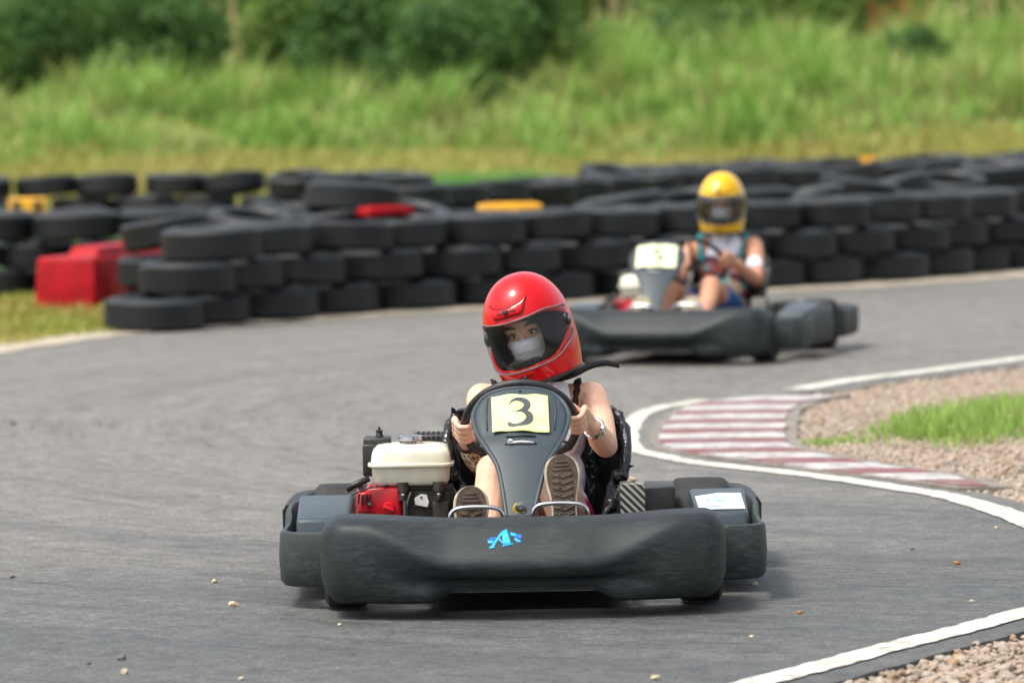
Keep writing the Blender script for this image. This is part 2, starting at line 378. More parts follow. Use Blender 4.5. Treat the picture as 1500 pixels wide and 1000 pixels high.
def tag(o, label=None, cat=None, group=None, kind=None):
    if label: o['label'] = label
    if cat: o['category'] = cat
    if group: o['group'] = group
    if kind: o['kind'] = kind
    return o
def empty(name, loc=(0, 0, 0), rz=0.0):
    o = bpy.data.objects.new(name, None); o.empty_display_size = .1; col.objects.link(o); o.location = loc; o.rotation_euler = (0, 0, rz); return o
def catmull(P, n=8, closed=False):
    P = [Vector(p) for p in P]; out = []; L = len(P)
    for i in range(L if closed else L-1):
        if closed: p0, p1, p2, p3 = P[i-1], P[i], P[(i+1) % L], P[(i+2) % L]
        else: p0, p1, p2, p3 = P[max(i-1, 0)], P[i], P[i+1], P[min(i+2, L-1)]
        for k in range(n):
            t = k/n; out.append(.5*((2*p1)+(p2-p0)*t+(2*p0-5*p1+4*p2-p3)*t*t+(3*p1-p0-3*p2+p3)*t**3))
    if not closed: out.append(P[-1])
    return out
def walk(P, step, start=0.0):
    """points at equal distance along a polyline"""
    P = [Vector(p) for p in P]; out = []; d = start; acc = 0
    for a, b in zip(P, P[1:]):
        L = (b-a).length
        while d <= acc+L:
            out.append((a+(b-a)*((d-acc)/L), (b-a).normalized())); d += step
        acc += L
    return out
def sst(a, b, x):
    t = max(0, min(1, (x-a)/(b-a))); return t*t*(3-2*t)
def raw_mesh(name, V, F, mat, smooth=False):
    me = bpy.data.meshes.new(name); me.from_pydata(V, [], F)
    me.materials.append(M[mat])
    if smooth: me.shade_smooth()
    return me
def fast_mesh(name, V, faces, k, mat, smooth=False):
    """V (n,3) array, faces (m,k) array"""
    me = bpy.data.meshes.new(name); V = np.asarray(V, np.float32); faces = np.asarray(faces, np.int32)
    me.vertices.add(len(V)); me.vertices.foreach_set('co', V.ravel())
    me.loops.add(faces.size); me.loops.foreach_set('vertex_index', faces.ravel())
    me.polygons.add(len(faces)); me.polygons.foreach_set('loop_start', np.arange(0, faces.size, k, dtype=np.int32))
    me.polygons.foreach_set('loop_total', np.full(len(faces), k, np.int32))
    me.update(calc_edges=True); me.materials.append(M[mat])
    if smooth: me.shade_smooth()
    return me

# ================================================================== SETTING
def gz(x, y):
    """height of the ground: flat round the track, a gentle rise behind the tyre walls"""
    s = max(0.0, y-47)
    return .042*s + (.10*math.sin(x*.7+y*.3) if s > 3 else 0)*min(1, s/8) - .035
def ground():
    xs = [-400, -120, -60, -30] + list(np.arange(-16, 16.1, 1.0)) + [30, 60, 120, 400]
    ys = [-60, -20, 0] + list(np.arange(8, 90, 1.0)) + [110, 150, 250, 500, 900]
    V = [(x, y, gz(x, min(y, 110))) for y in ys for x in xs]; n = len(xs)
    F = [(j*n+i, j*n+i+1, (j+1)*n+i+1, (j+1)*n+i) for j in range(len(ys)-1) for i in range(n-1)]
    tag(obj('ground', raw_mesh('ground', V, F, 'ground', True)), 'dry grassy earth around the kart track', 'ground', kind='structure')
ground()
far = [(-16, 4), (-9.0, 12), (-5.4, 20), (-3.9, 24.2), (-2.90, 26.99), (-2.55, 27.95), (-2.25, 28.45), (-1.80, 29.0), (-1.28, 29.5), (-.63, 30.1), (.45, 31.0), (1.65, 31.95), (2.6, 32.65), (3.7, 33.8), (5.4, 36.2), (9, 41)]
edge_line = [(9, 33), (5.2, 28.2), (3.4, 25.75), (2.645, 24.66), (2.335, 24.19), (2.037, 23.75), (1.66, 23.24), (1.395, 22.73), (1.25, 22.48), (1.04, 22.28), (.777, 21.84), (.662, 21.62), (.565, 21.2), (.505, 20.5), (.477, 19.7), (.50, 19.3), (.603, 18.96), (.726, 18.65), (.912, 18.36), (1.104, 18.05), (1.263, 17.75), (1.404, 17.44), (1.539, 17.12), (1.66, 16.6), (1.73, 16.1), (1.80, 15.3), (1.76, 14.5), (1.62, 13.85), (1.44, 13.5), (1.21, 13.1), (.99, 12.74), (.785, 12.38), (.61, 12.09), (.1, 11.2), (-.6, 10), (-2.5, 7), (-8, 0)]
line_pts = [Vector((p.x, p.y)) for p in catmull([(x, y, 0) for x, y in edge_line], 6)]
def offs(pts, d):
    out = []
    for i, p in enumerate(pts):
        t = (pts[min(i+1, len(pts)-1)] - pts[max(i-1, 0)]).normalized(); out.append(Vector((p.x - t.y*d, p.y + t.x*d)))
    return out
# left of the direction of travel (far -> apex -> near) is the island side
def margin(p):
    if 17.2 < p.y < 22.6 and p.x < 1.9: return .13
    return .24 if p.y > 22 else .17
inner = []
for i, p in enumerate(line_pts):
    t = (line_pts[min(i+1, len(line_pts)-1)] - line_pts[max(i-1, 0)]).normalized()
    m = margin(p); inner.append(Vector((p.x - t.y*m, p.y + t.x*m)))
def track():
    poly = [Vector((x, y, 0)) for x, y in far] + [Vector((9, 41, 0))][:0]
    edge = [Vector((p.x + .012*mnoise.noise((p.x*9, p.y*9, 0)), p.y + .012*mnoise.noise((p.x*9, p.y*9, 5)), 0)) for p in inner]
    poly = poly + edge + [Vector((-16, -6, 0))]
    bm = bmesh.new(); vs_ = [bm.verts.new(p) for p in poly]
    f = bm.faces.new(vs_)
    r = bmesh.ops.extrude_face_region(bm, geom=[f])
    for v in r['geom']:
        if isinstance(v, bmesh.types.BMVert): v.co.z -= .045
    bmesh.ops.triangulate(bm, faces=bm.faces); bmesh.ops.recalc_face_normals(bm, faces=bm.faces)
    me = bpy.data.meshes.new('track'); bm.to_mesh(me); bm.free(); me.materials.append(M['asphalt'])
    tag(obj('track', me), 'worn grey asphalt kart track sweeping round a bend', 'track', kind='structure')
track()
def ribbon(name, pts, width, z, mat, jit=.006):
    L = []; Rr = []
    for i, p in enumerate(pts):
        t = (pts[min(i+1, len(pts)-1)] - pts[max(i-1, 0)]).normalized(); w = width(p)/2
        n = Vector((-t.y, t.x)); a = p + n*(w + jit*mnoise.noise((p.x*13, p.y*13, 1))*2); b = p - n*(w + jit*mnoise.noise((p.x*13, p.y*13, 9))*2)
        L.append((a.x, a.y, z)); Rr.append((b.x, b.y, z))
    n = len(pts); return raw_mesh(name, L+Rr, [(i, n+i, n+i+1, i+1) for i in range(n-1)], mat)
def lw(p):
    if p.y > 22.2: return .135
    if p.y > 19.2: return .082 + .02*max(0, p.y-21)
    if p.y > 18: return .082 + .035*(19.2-p.y)/1.2
    return .117 if p.y > 14 else .108
fine = [v.xy for v in catmull([(p.x, p.y, 0) for p in line_pts[6:-6]], 4)]
seg_a = [p for p in fine if p.y > 22.62]; seg_b = [p for p in fine if p.y < 22.05 ]
lr = empty('edge_line'); tag(lr, 'white painted edge line curving round the gravel island', 'road marking', kind='structure')
obj('line_stretch', ribbon('line_stretch', seg_a, lw, .0045, 'line'), lr); obj('line_stretch', ribbon('line_stretch', seg_b, lw, .0045, 'line'), lr)
# pale grit strip between track and tyre wall
gs = [Vector(p) for p in far[3:]]
def gw(p): return .60
gme = ribbon('roadside_grit', [v.xy for v in catmull([(p.x-.06, p.y+.2, 0) for p in gs], 8)], gw, .006, 'sand', .05)
tag(obj('roadside_grit', gme), 'pale strip of grit along the far edge of the track', 'grit strip', kind='structure')
# kerb: striped blocks, one object each
k_out = [(1.14, 22.2), (.839, 21.83), (.70, 21.1), (.625, 20.35), (.595, 19.7), (.655, 19.2), (.85, 18.86), (1.06, 18.45), (1.20, 18.15), (1.45, 17.76), (1.66, 17.36)]
k_in = [(1.66, 22.38), (1.42, 22.0), (1.25, 21.4), (1.17, 20.4), (1.135, 19.8), (1.13, 19.4), (1.20, 19.02), (1.34, 18.62), (1.52, 18.22), (1.64, 17.9), (1.76, 17.4)]
kerb = empty('kerb'); tag(kerb, 'worn red and white striped kerb on the inside of the bend', 'kerb', kind='structure')
ko = catmull([(x, y, 0) for x, y in k_out], 12); ki = catmull([(x, y, 0) for x, y in k_in], 12)
def xat(P, y):
    q = sorted([(p.y, p.x) for p in P]); return float(np.interp(y, [a for a, b in q], [b for a, b in q]))
bed = MB(); bed.loft([[(xat(ko, y)-.03, y, -.03), (xat(ko, y)-.03, y, .0045), (xat(ki, y)+.05+.04*mnoise.noise((y*3, 0, 0)), y, .0055), (xat(ki, y)+.05, y, -.03)] for y in np.arange(17.38, 22.25, .08)])
bed.build('kerb_bed', 'concrete', kerb, 20)
yb = 22.18; b = 0
while yb > 17.5:
    wd = (.30 if b % 2 == 0 else .24)*(.92+.16*random.random()); ys = np.linspace(yb-.008, yb-wd+.008, 5); secs = []
    for y in ys:
        x0, x1 = xat(ko, y)+.01, xat(ki, y)-.01+.03*mnoise.noise((y*5, b, 0)); q = []
        for s_, zz in ((0, -.01), (0, .0085), (.5, .0115), (1, .0105), (1, -.01)):
            x = x0+(x1-x0)*s_; q.append((x, y-.05*s_, zz+.0015*mnoise.noise((x*6, y*6, b))))
        secs.append(q)
    mb = MB(); mb.loft(secs); mb.build('kerb_block', 'kerb_white' if b % 2 == 0 else 'kerb_red', kerb, 30); yb -= wd; b += 1
# gravel island
isl = [Vector((p.x, p.y, -.022)) for p in inner[6:-4]]
bm = bmesh.new(); f = bm.faces.new([bm.verts.new(p) for p in isl] + [bm.verts.new((30, 0, -.022)), bm.verts.new((30, 33, -.022))]); bmesh.ops.triangulate(bm, faces=bm.faces)
bmesh.ops.recalc_face_normals(bm, faces=bm.faces)
me = bpy.data.meshes.new('gravel_bed'); bm.to_mesh(me); bm.free(); me.materials.append(M['gravel_bed'])
if me.polygons[0].normal.z < 0: me.flip_normals()
tag(obj('gravel_bed', me), 'tan gravel bed of the island inside the bend', 'gravel', kind='structure')
iy = np.array([[p.x, p.y] for p in inner]); kin = np.array([[p.x, p.y] for p in ki])
def island_left(y, far_side=True):
    """x of the island's edge at depth y"""
    out = -9.0; lo = len(iy)
    xs = []
    for a, b in zip(iy[:-1], iy[1:]):
        if (a[1]-y)*(b[1]-y) <= 0 and a[1] != b[1]: xs.append(a[0] + (b[0]-a[0])*(y-a[1])/(b[1]-a[1]))
    x = max(xs) if xs else 9
    for a, b in zip(kin[:-1], kin[1:]):
        if (a[1]-y)*(b[1]-y) <= 0 and a[1] != b[1]: x = max(x, a[0] + (b[0]-a[0])*(y-a[1])/(b[1]-a[1]))
    return x
def ico(sub):
    bm = bmesh.new(); bmesh.ops.create_icosphere(bm, subdivisions=sub, radius=1)
    V = np.array([v.co[:] for v in bm.verts]); F = np.array([[v.index for v in f.verts] for f in bm.faces]); bm.free(); return V, F
def stones(name, P, S, sub, mat, label):
    bv, bf = ico(sub); n = len(P); nv = len(bv)
    sc = S[:, None, None]*(1+.45*(rng.random((n, 1, 3))-.5))*np.array([1, 1, .7])
    jit = 1+.38*(rng.random((n, nv, 1))-.5); V = bv[None]*jit*sc
    a = rng.random(n)*6.28; c, s = np.cos(a)[:, None], np.sin(a)[:, None]
    x = V[..., 0]*c-V[..., 1]*s; y = V[..., 0]*s+V[..., 1]*c
    tl = (rng.random((n, 1))-.5)*.9; z = V[..., 2]+x*tl
    V = np.stack([x, y, z], -1)+P[:, None, :]
    F = (bf[None]+(np.arange(n)*nv)[:, None, None]).reshape(-1, 3)
    return tag(obj(name, fast_mesh(name, V.reshape(-1, 3), F, 3, mat)), label, 'gravel', kind='stuff')
pts = []
ycache = {round(y, 1): island_left(y) for y in np.arange(10, 29, .1)}
while len(pts) < 36000:
    y = random.uniform(15.2, 27); x0 = ycache[round(y, 1)]; xm = y*.109+.35
    if x0 > xm: continue
    x = x0 + random.random()*(xm-x0) - (.16*random.random() if random.random() < .05 else 0)
    if random.random() > (xm-x0)/2.2: continue
    pts.append((x, y, -.02+random.random()*.012))
P = np.array(pts); stones('gravel', P, .006+.012*rng.random(len(P))**3, 1, 'stone', 'loose tan and pinkish gravel stones on the island behind the kerb')
pts = []
while len(pts) < 4200:
    y = random.uniform(11.2, 13.6); x0 = ycache[round(y, 1)]; x = x0 + random.random()*1.1
    if x > y*.109+.3: continue
    pts.append((x, y, -.022+random.random()*.014))
P = np.array(pts); stones('gravel', P, .006+.012*rng.random(len(P))**2.5, 2, 'stone', 'loose tan gravel below the broken asphalt edge at the corner exit')

# ---- grass and weeds
def blades(name, P, h, w, mat, label, lean=.5, cat='grass'):
    """P (n,3) roots, h,w arrays: three-segment bent blades"""
    n = len(P); a = rng.random(n)*6.28; d = np.stack([np.cos(a), np.sin(a), np.zeros(n)], 1); sd = np.stack([-d[:, 1], d[:, 0], np.zeros(n)], 1)
    ln = lean*(rng.random(n)**1.3)*h; up = np.array([0, 0, 1.0]); V = np.zeros((n, 7, 3))
    for k, (t, ww) in enumerate(((0, .7), (.4, 1.0), (.75, .65))):
        c = P + up*(h*(t-.12*t*t))[:, None] + d*(ln*t*t)[:, None]
        V[:, 2*k] = c + sd*(w*ww/2)[:, None]; V[:, 2*k+1] = c - sd*(w*ww/2)[:, None]
    V[:, 6] = P + up*(h*.9)[:, None] + d*ln[:, None]
    f = np.array([[0, 1, 3], [0, 3, 2], [2, 3, 5], [2, 5, 4], [4, 5, 6]])
    F = (f[None]+(np.arange(n)*7)[:, None, None]).reshape(-1, 3)
    return tag(obj(name, fast_mesh(name, V.reshape(-1, 3), F, 3, mat)), label, cat, kind='stuff')
def clumped(n, area, clumps, spread, zf, hf):
    cs = [(random.uniform(*area[0]), random.uniform(*area[1])) for _ in range(clumps)]
    P = []; Hh = []
    for _ in range(n):
        c = random.choice(cs); x = random.gauss(c[0], spread); y = random.gauss(c[1], spread)
        P.append((x, y, zf(x, y))); Hh.append(hf(x, y))
    return np.array(P), np.array(Hh)
nz = lambda x, y, s=1, o=0: mnoise.noise((x*s+o, y*s, o))
# island grass: a wedge that widens to the right
P = []; Hh = []
while len(P) < 7000:
    x = random.uniform(1.15, 3.6); y = random.uniform(18.8, 24.0)
    c = 19.55 + (x-1.28)*1.05; hw = .22 + .75*sst(1.3, 1.9, x) + .40*nz(x, y, 1.7)
    e = abs(y-c)/max(hw, .02)
    if e > 1.25 or random.random() < min(.97, e*1.0) or nz(x, y, 3, 4) < -.22+.5*(random.random()-.5): continue
    P.append((x, y, -.02)); Hh.append((.04+.095*sst(1.3, 1.75, x))*(.3+.9*random.random())*(1.1-.5*min(1, e)))
P = np.array(P); Hh = np.array(Hh); blades('grass', P, Hh, .004+.006*rng.random(len(P)), 'green_grass', 'bright green grass growing through the gravel island', .9)
# left verge
P = []; Hh = []
while len(P) < 15000:
    y = random.uniform(25.5, 32.2); x = random.uniform(-4.6, -1.9)
    ex = np.interp(y, [20, 24.2, 26.99, 27.95, 28.45, 29, 31], [-5.4, -3.9, -2.9, -2.55, -2.25, -2.0, -2.0])
    if x > ex-.12-.12*nz(x, y, 2.2) or (y > 29 and x > -2.42): continue
    if nz(x, y, 1.4, 3) < -.25: continue
    P.append((x, y, -.03)); Hh.append((.06+.11*random.random())*(1+.5*nz(x, y, 1.2, 7))*(.5 if ex-x < .35 else 1))
P = np.array(P); Hh = np.array(Hh); blades('grass', P, Hh, .010+.008*rng.random(len(P)), 'verge_grass', 'patchy green verge grass in front of the red plastic barrier')
# between the tyre walls
P = []; Hh = []
while len(P) < 16000:
    y = random.uniform(34.0, 40.5); x = random.uniform(-5.2, 5.5)
    if nz(x, y, .8, 11) < .0 or (x > 1.2 and y < 36.8+ (x-1.2)*.9): continue
    P.append((x, y, -.03)); Hh.append(.10+.22*random.random()+.12*max(0, nz(x, y, .8, 11)))
P = np.array(P); Hh = np.array(Hh); blades('grass', P, Hh, .016+.01*rng.random(len(P)), 'bright_grass', 'green grass and weeds between the two tyre walls')
# lush patch that shows through the gap in the back tyre wall
P = []; Hh = []
for _ in range(9000):
    x = random.uniform(-1.25, .55)+random.gauss(0, .12); y = random.uniform(43.4, 46.5); P.append((x, y, gz(x, y))); Hh.append((.34+.30*random.random()+.14*nz(x, y, 1.6, 6))*(1 if -.95 < x < .3 else .7))
P = np.array(P); Hh = np.array(Hh); blades('grass', P, Hh, .02+.012*rng.random(len(P)), 'bright_grass', 'lush bright green grass patch in the gap of the back tyre wall')
# dry strip
P = []; Hh = []
for _ in range(42000):
    y = random.uniform(45.5, 62); x = random.uniform(-1, 1)*(y*.112+.6)
    k = nz(x, y, .5, 2)
    P.append((x, y, gz(x, y))); Hh.append((.10+.22*random.random())*(1+.6*k))
P = np.array(P); Hh = np.array(Hh); blades('dry_grass', P, Hh, .02+.016*rng.random(len(P)), 'dry_grass', 'dry straw coloured grass on the slope behind the tyre walls', .9)
# tall weeds
P = []; Hh = []
cl = []
def thick_gap(x, y):
    # where the dark bushes come down through the weeds
    return math.exp(-((x+.75)/1.05)**2) + .45*math.exp(-((x+6.4)/1.2)**2)
for _ in range(900):
    y = random.uniform(55.0, 75); x = random.uniform(-1, 1)*(y*.112+.8)
    if y < 60 and nz(x, y, .45, 5) < .05: continue
    if y > 62.5 and random.random() < 1.25*thick_gap(x, y): continue
    if len(cl) > 430: break
    cl.append((x, y, .22+.34*random.random()**1.5, (.35+.95*random.random()**1.3)*(.7 if y < 60 else 1)*(1.15 if x > 1 else 1)))
for _ in range(190):
    y = random.uniform(66.5, 73.5); x = random.uniform(.9, 1.0+y*.112)
    cl.append((x, y, .3+.3*random.random(), (.8+.9*random.random())))
for _ in range(120000):
    x, y, s_, hh = random.choice(cl); px = random.gauss(x, s_); py = random.gauss(y, s_*.7)
    q = math.hypot(px-x, py-y)/s_
    P.append((px, py, gz(px, py))); Hh.append(max(.15, hh*(1.1-.34*q)*(.55+.55*random.random())))
P = np.array(P); Hh = np.array(Hh); blades('tall_weeds', P, Hh, .03+.035*rng.random(len(P)), 'tall_grass', 'tall yellow green weeds covering the slope', .7, 'weeds')
def leaves(P, N, size):
    n = len(P); a = rng.normal(size=(n, 3)); a /= np.linalg.norm(a, axis=1)[:, None]
    b = np.cross(a, N+rng.normal(size=(n, 3))*.6); b /= np.linalg.norm(b, axis=1)[:, None]+1e-6
    s = size[:, None]
    V = np.stack([P-a*s, P+b*s*.45, P+a*s, P-b*s*.45], 1).reshape(-1, 3)
    return V, np.arange(n*4).reshape(-1, 4)
def bush(x, y, rx, ry, h, mat, label, n=5200, group='bushes on the slope behind the track'):
    z0 = gz(x, y); root = empty('bush', (x, y, z0)); tag(root, label, 'bush', group)
    mb = MB(); lob = []
    for k in range(11):
        a = random.random()*6.28; rr = random.random()**.6
        lob.append((math.cos(a)*rr*rx*.75, math.sin(a)*rr*ry*.75, h*(.25+.62*random.random()*(1-.35*rr)), (.26+.2*random.random())*min(rx, h)))
        tip = Vector(lob[-1][:3]); mb.tube([(math.cos(a)*.06, math.sin(a)*.06, -.05), tip*.5+Vector((0, 0, .1)), tip], [.03, .02, .008], 5)
    mb.build('stem', 'stem', root)
    P = []; N = []; S = []
    for _ in range(n):
        lx, ly, lz, lr_ = random.choice(lob); d = Vector((random.gauss(0, 1), random.gauss(0, 1), random.gauss(0, 1))).normalized()
        q = lr_*(.45+.6*random.random()**.5)*(1+.3*mnoise.noise((d.x*2+lx, d.y*2+ly, d.z*2)))
        p = Vector((lx, ly, lz))+Vector((d.x*q*1.15, d.y*q, d.z*q*.95))
        if p.z < 0.02: p.z = random.random()*.3
        P.append(p); N.append(d); S.append(.05+.05*random.random())
    V, F = leaves(np.array(P), np.array(N), np.array(S))
    obj('foliage', fast_mesh('foliage', V, F, 4, mat), root)
B = [(-6.6, 69.0, 1.5, .9, 2.2, 'bush', 'dark green bush at the far end of the slope above the yellow block'),
     (-5.0, 68.0, 1.1, .8, 2.4, 'bush', 'dark bush beside the pale cream dry stalks'),
     (-3.1, 71.0, 1.0, .8, 2.3, 'bush_mid', 'mid green bush behind the pale dry stalks'),
     (-2.1, 66.0, 1.1, .8, 2.2, 'bush', 'broad dark green thicket rising behind the yellow green weeds'),
     (-.85, 64.0, 1.2, .9, 2.2, 'bush', 'largest dark green bush, straight above the gap in the tyre wall'),
     (.25, 66.5, 1.1, .9, 2.5, 'bush', 'tall dark bush next to the largest bush'),
     (-.55, 61.5, .6, .5, 1.0, 'bush', 'low dark shrub reaching down to the dry grass strip'),
     (1.5, 70.0, 1.3, .9, 2.4, 'bush_mid', 'mid green bush behind the yellow helmeted driver'),
     (2.9, 69.0, 1.1, .9, 2.0, 'bush', 'dark bush among paler weeds up the slope'),
     (4.2, 72.0, 1.3, .9, 2.3, 'bush_mid', 'mid green bush beside the rust coloured stalks'),
     (5.9, 67.0, .7, .6, 1.2, 'bush', 'dark shrub under the rust coloured stalks'),
     (7.2, 70.5, 1.2, .9, 2.1, 'bush_mid', 'mid green bush at the end of the slope by the dry brush')]
for b in B: bush(*b)
# a continuous thicket further up so that the slope never shows sky between the bushes
P = []; N = []; S = []
for _ in range(60000):
    y = random.uniform(71.5, 78); x = random.uniform(-1, 1)*(y*.118+2.5); top = 2.6+1.0*nz(x, 0, .5, 3)+.5*nz(x, y, 1.3, 8)
    P.append((x, y, gz(x, y)+random.random()**.8*top)); N.append((0, -1, .5)); S.append(.08+.08*random.random())
V, F = leaves(np.array(P), np.array(N), np.array(S))
tag(obj('thicket', fast_mesh('thicket', V, F, 4, 'bush_mid')), 'continuous green thicket closing off the top of the slope', 'thicket', kind='stuff')
def stalks(x, y, n, h, sp, mat, label):
    root = MB()
    for _ in range(n):
        px, py = random.gauss(x, sp), random.gauss(y, .3); z = gz(px, py); hh = h*(.7+.5*random.random()); dx = random.gauss(0, .12)
        root.tube([(px, py, z-.05), (px+dx*.4, py, z+hh*.6), (px+dx, py, z+hh)], [.010, .008, .014], 5)
        for q in range(5):
            t = .45+.5*random.random(); s_ = random.choice((-1, 1)); root.tube([(px+dx*t, py, z+hh*t), (px+dx*t+s_*.12, py-.03, z+hh*t+.12)], [.014, .006], 4)
    tag(root.build('dry_stalks', mat, None, 60), label, 'weeds')
stalks(-4.75, 70.0, 4, 1.6, .22, 'dry_stalk', 'cluster of pale cream dry stalks between two dark bushes')
stalks(-3.95, 70.0, 5, 1.6, .22, 'dry_stalk', 'cluster of pale dry stalks left of the broad dark thicket')
stalks(1.5, 69.0, 4, 1.55, .25, 'dry_stalk', 'few thin dry stalks beside the largest dark bush')
stalks(5.75, 69.5, 12, 1.75, .28, 'rust_stalk', 'cluster of rust orange dead stalks on the slope')
stalks(6.9, 69.5, 8, 1.7, .3, 'dry_stalk', 'cluster of pale dry stalks right beside the rust orange ones')

# ================================================================== TYRES
def tyre_mesh(Ro=.288, wid=.182, seg=44):
    hw = wid/2; Ri = .19
    out = [(Ri, -hw*.62), (Ri+.010, -hw*.84), (Ri+.030, -hw*.97), (Ri+.055, -hw), (Ro-.052, -hw*.97), (Ro-.032, -hw*.91), (Ro-.016, -hw*.83), (Ro-.005, -hw*.74)]
    tread = []
    for k in range(5):
        z0 = -hw*.72+k*hw*.30; z1 = z0+hw*.22
        tread += [(Ro, z0), (Ro, z1), (Ro-.009, z1+.001), (Ro-.009, z1+hw*.07)]
    tread = tread[:-2]
    prof = out + tread + [(r, -z) for r, z in out[::-1]]
    inner_ = [(Ro-.022, hw*.70), (Ro-.016, 0), (Ro-.022, -hw*.70)]
    mb = MB(); mb.lathe(prof+inner_, seg, closed=True); return mb.mesh('tyre', 'tyre', 40)
T_MESH = [tyre_mesh(.300, .194), tyre_mesh(.308, .199), tyre_mesh(.290, .188)]
def tyre(x, y, z, label, group, k=None, tilt=(0, 0), sc=1.0):
    o = obj('tyre', T_MESH[random.randrange(3) if k is None else k]); o.location = (x, y, z)
    o.rotation_euler = (tilt[0]+random.gauss(0, .02), tilt[1]+random.gauss(0, .02), random.random()*6.28)
    sc = random.uniform(.965, 1.02); o.scale = (sc, sc, random.uniform(.95, 1.03))
    tag(o, label, 'tyre', group); return o
ORD = ['first', 'second', 'third', 'fourth', 'fifth', 'sixth', 'seventh', 'eighth', 'ninth', 'tenth', 'eleventh', 'twelfth', 'thirteenth', 'fourteenth', 'fifteenth', 'sixteenth', 'seventeenth', 'eighteenth', 'nineteenth', 'twentieth']
PITCH = .199
wall = [(-1.95, 28.58), (-1.66, 29.08), (-1.38, 29.54), (-1.10, 29.92), (-.55, 30.42), (.455, 31.35), (1.67, 32.3), (2.61, 33.1), (3.7, 34.4), (5.4, 36.8)]
wallp = catmull([(x, y, 0) for x, y in wall], 10)
names = ['bottom', 'middle', 'top']
for layer in range(3):
    for i, (p, t) in enumerate(walk(wallp, .612, (0, .31, .60)[layer])):
        n = Vector((-t.y, t.x, 0)); c = p + n*(.27+random.gauss(0, .04)) + t*random.gauss(0, .02)
        if c.x > c.y*.115: continue
        lab = f'{ORD[i]} tyre from the stepped end in the {names[layer]} layer of the front wall'
        if i == 0: lab = f'end tyre of the {names[layer]} layer, stepping down beside the red barrier'
        tyre(c.x, c.y, .099+layer*PITCH, lab, f'tyres in the {names[layer]} layer of the front wall')
# second row behind
gap = lambda x: -.55 < x < .5
for i, (p, t) in enumerate(walk(wallp, .615, 1.05)):
    n = Vector((-t.y, t.x, 0)); c = p + n*(.83+random.gauss(0, .03))
    if c.x > c.y*.115: continue
    for layer in range(3):
        if layer == 2 and gap(c.x): continue
        if layer == 0 and 0: continue
        tyre(c.x, c.y, .099+layer*.200+(random.uniform(.03, .10) if layer == 2 else 0), f'{ORD[i]} tyre from the stepped end in the row behind the front wall, {names[layer]} layer', f'tyres of the second row, {names[layer]} layer', tilt=(.10+random.gauss(0, .06), random.gauss(0, .07)) if layer == 2 else (0, 0))
tyre(-1.02, 31.12, .70, 'grey tyre lying tilted on top of the second row by the red block', None, 1, tilt=(.05, -.10))
tyre(3.65, 35.5, .66, 'tyre resting askew on top of the wall behind the yellow helmeted driver', None, 1, tilt=(.06, .03))
# wall to the left, behind the red barrier
for layer in range(3):
    for i in range(5):
        x = -4.15+(layer % 2)*.28+i*.585
        if x > -1.75: continue
        tyre(x, 33.0+.12*math.sin(i*2.1), .099+layer*PITCH, f'{ORD[i]} tyre along the wall behind the red barrier, {names[layer]} layer', f'tyres behind the red barrier, {names[layer]} layer')
# back walls
def back(path, layers, lab, grp, start=0., jit=.03):
    pp = catmull([(x, y, 0) for x, y in path], 8)
    for layer in range(layers):
        for i, (p, t) in enumerate(walk(pp, .615, start+(layer % 2)*.3)):
            c = p; lb = lab.replace('tyre in', ORD[i]+' tyre in')
            if abs(c.x) > c.y*.115 or False: continue
            tyre(c.x+random.gauss(0, jit), c.y+random.gauss(0, jit), .099+layer*PITCH, f'{lb}, {names[layer] if layers > 2 else ("lower" if layer == 0 else "upper")} layer', f'{grp} {layer+1}', tilt=(random.gauss(0, .06), random.gauss(0, .07)) if layer == layers-1 else (0, 0))
back([(-1.1, 40.0), (-2.2, 40.5), (-3.4, 40.0), (-5.2, 40.2)], 2, 'tyre in the low row counted from the lush grass gap', 'low left row')
back([(-1.0, 42.4), (-1.9, 43.2), (-3.6, 43.8), (-5.4, 43.6)], 3, 'tyre in the shorter rear wall counted from the lush grass gap', 'rear left wall')
back([(-.75, 37.8), (.2, 39.2), (1.3, 41.0), (3.0, 42.6), (5.6, 44.8)], 3, 'tyre in the longer rear wall counted from the lush grass gap', 'rear right wall')
back([(.9, 42.9), (2.4, 44.4), (5.6, 46.6)], 3, 'tyre in the last row at the slope foot counted from the gap', 'last row')

# ================================================================== BARRIERS
def barrier_block(loc, rz, w, l, h, mat, label, ridge=True, group=None):
    root = empty('plastic_barrier', loc, rz); tag(root, label, 'barrier', group)
    mb = MB(); mb.box((0, l/2, h*.44), (w, l, h*.88), taper=.94); mb.build('body', mat, root, 30, .02)
    if ridge:
        r = MB(); r.box((w*.17, l*.52, h*.93), (w*.52, l*.88, h*.16), taper=.85); r.build('ridge', mat, root, 30, .014)
        for q in (.25, .75):
            s_ = MB(); s_.box((w*.487, l*q, h*.4), (.02, l*.22, h*.42)); s_.build('recess_panel', mat, root, 30, .006)
    else:
        for q in (-.27, .27):
            s_ = MB(); s_.box((w*q, -.006, h*.5), (w*.18, .02, h*.7)); s_.build('reflector', 'blackbox', root, 30, .004)
    return root
barrier_block((-2.83, 30.2, -.03), R(-19), .43, 1.35, .47, 'barrier_red', 'bright red plastic barrier block standing in the verge by the tyre wall end')
barrier_block((-3.98, 39.4, .19), R(4), .32, .32, .36, 'barrier_yellow', 'small yellow plastic block with dark strips on the low tyre row', ridge=False)
y_b = empty('plastic_block', (0.0, 32.0, .41), R(8)); tag(y_b, 'long yellow plastic block wedged between tyres on the wall', 'barrier')
mb = MB(); mb.box((0, 0, .105), (.44, .2, .21), taper=.95); mb.build('body', 'barrier_yellow', y_b, 30, .015)
mb = MB(); mb.box((0, 0, .214), (.34, .08, .012)); mb.build('ridge', 'barrier_yellow', y_b, 30, .004)
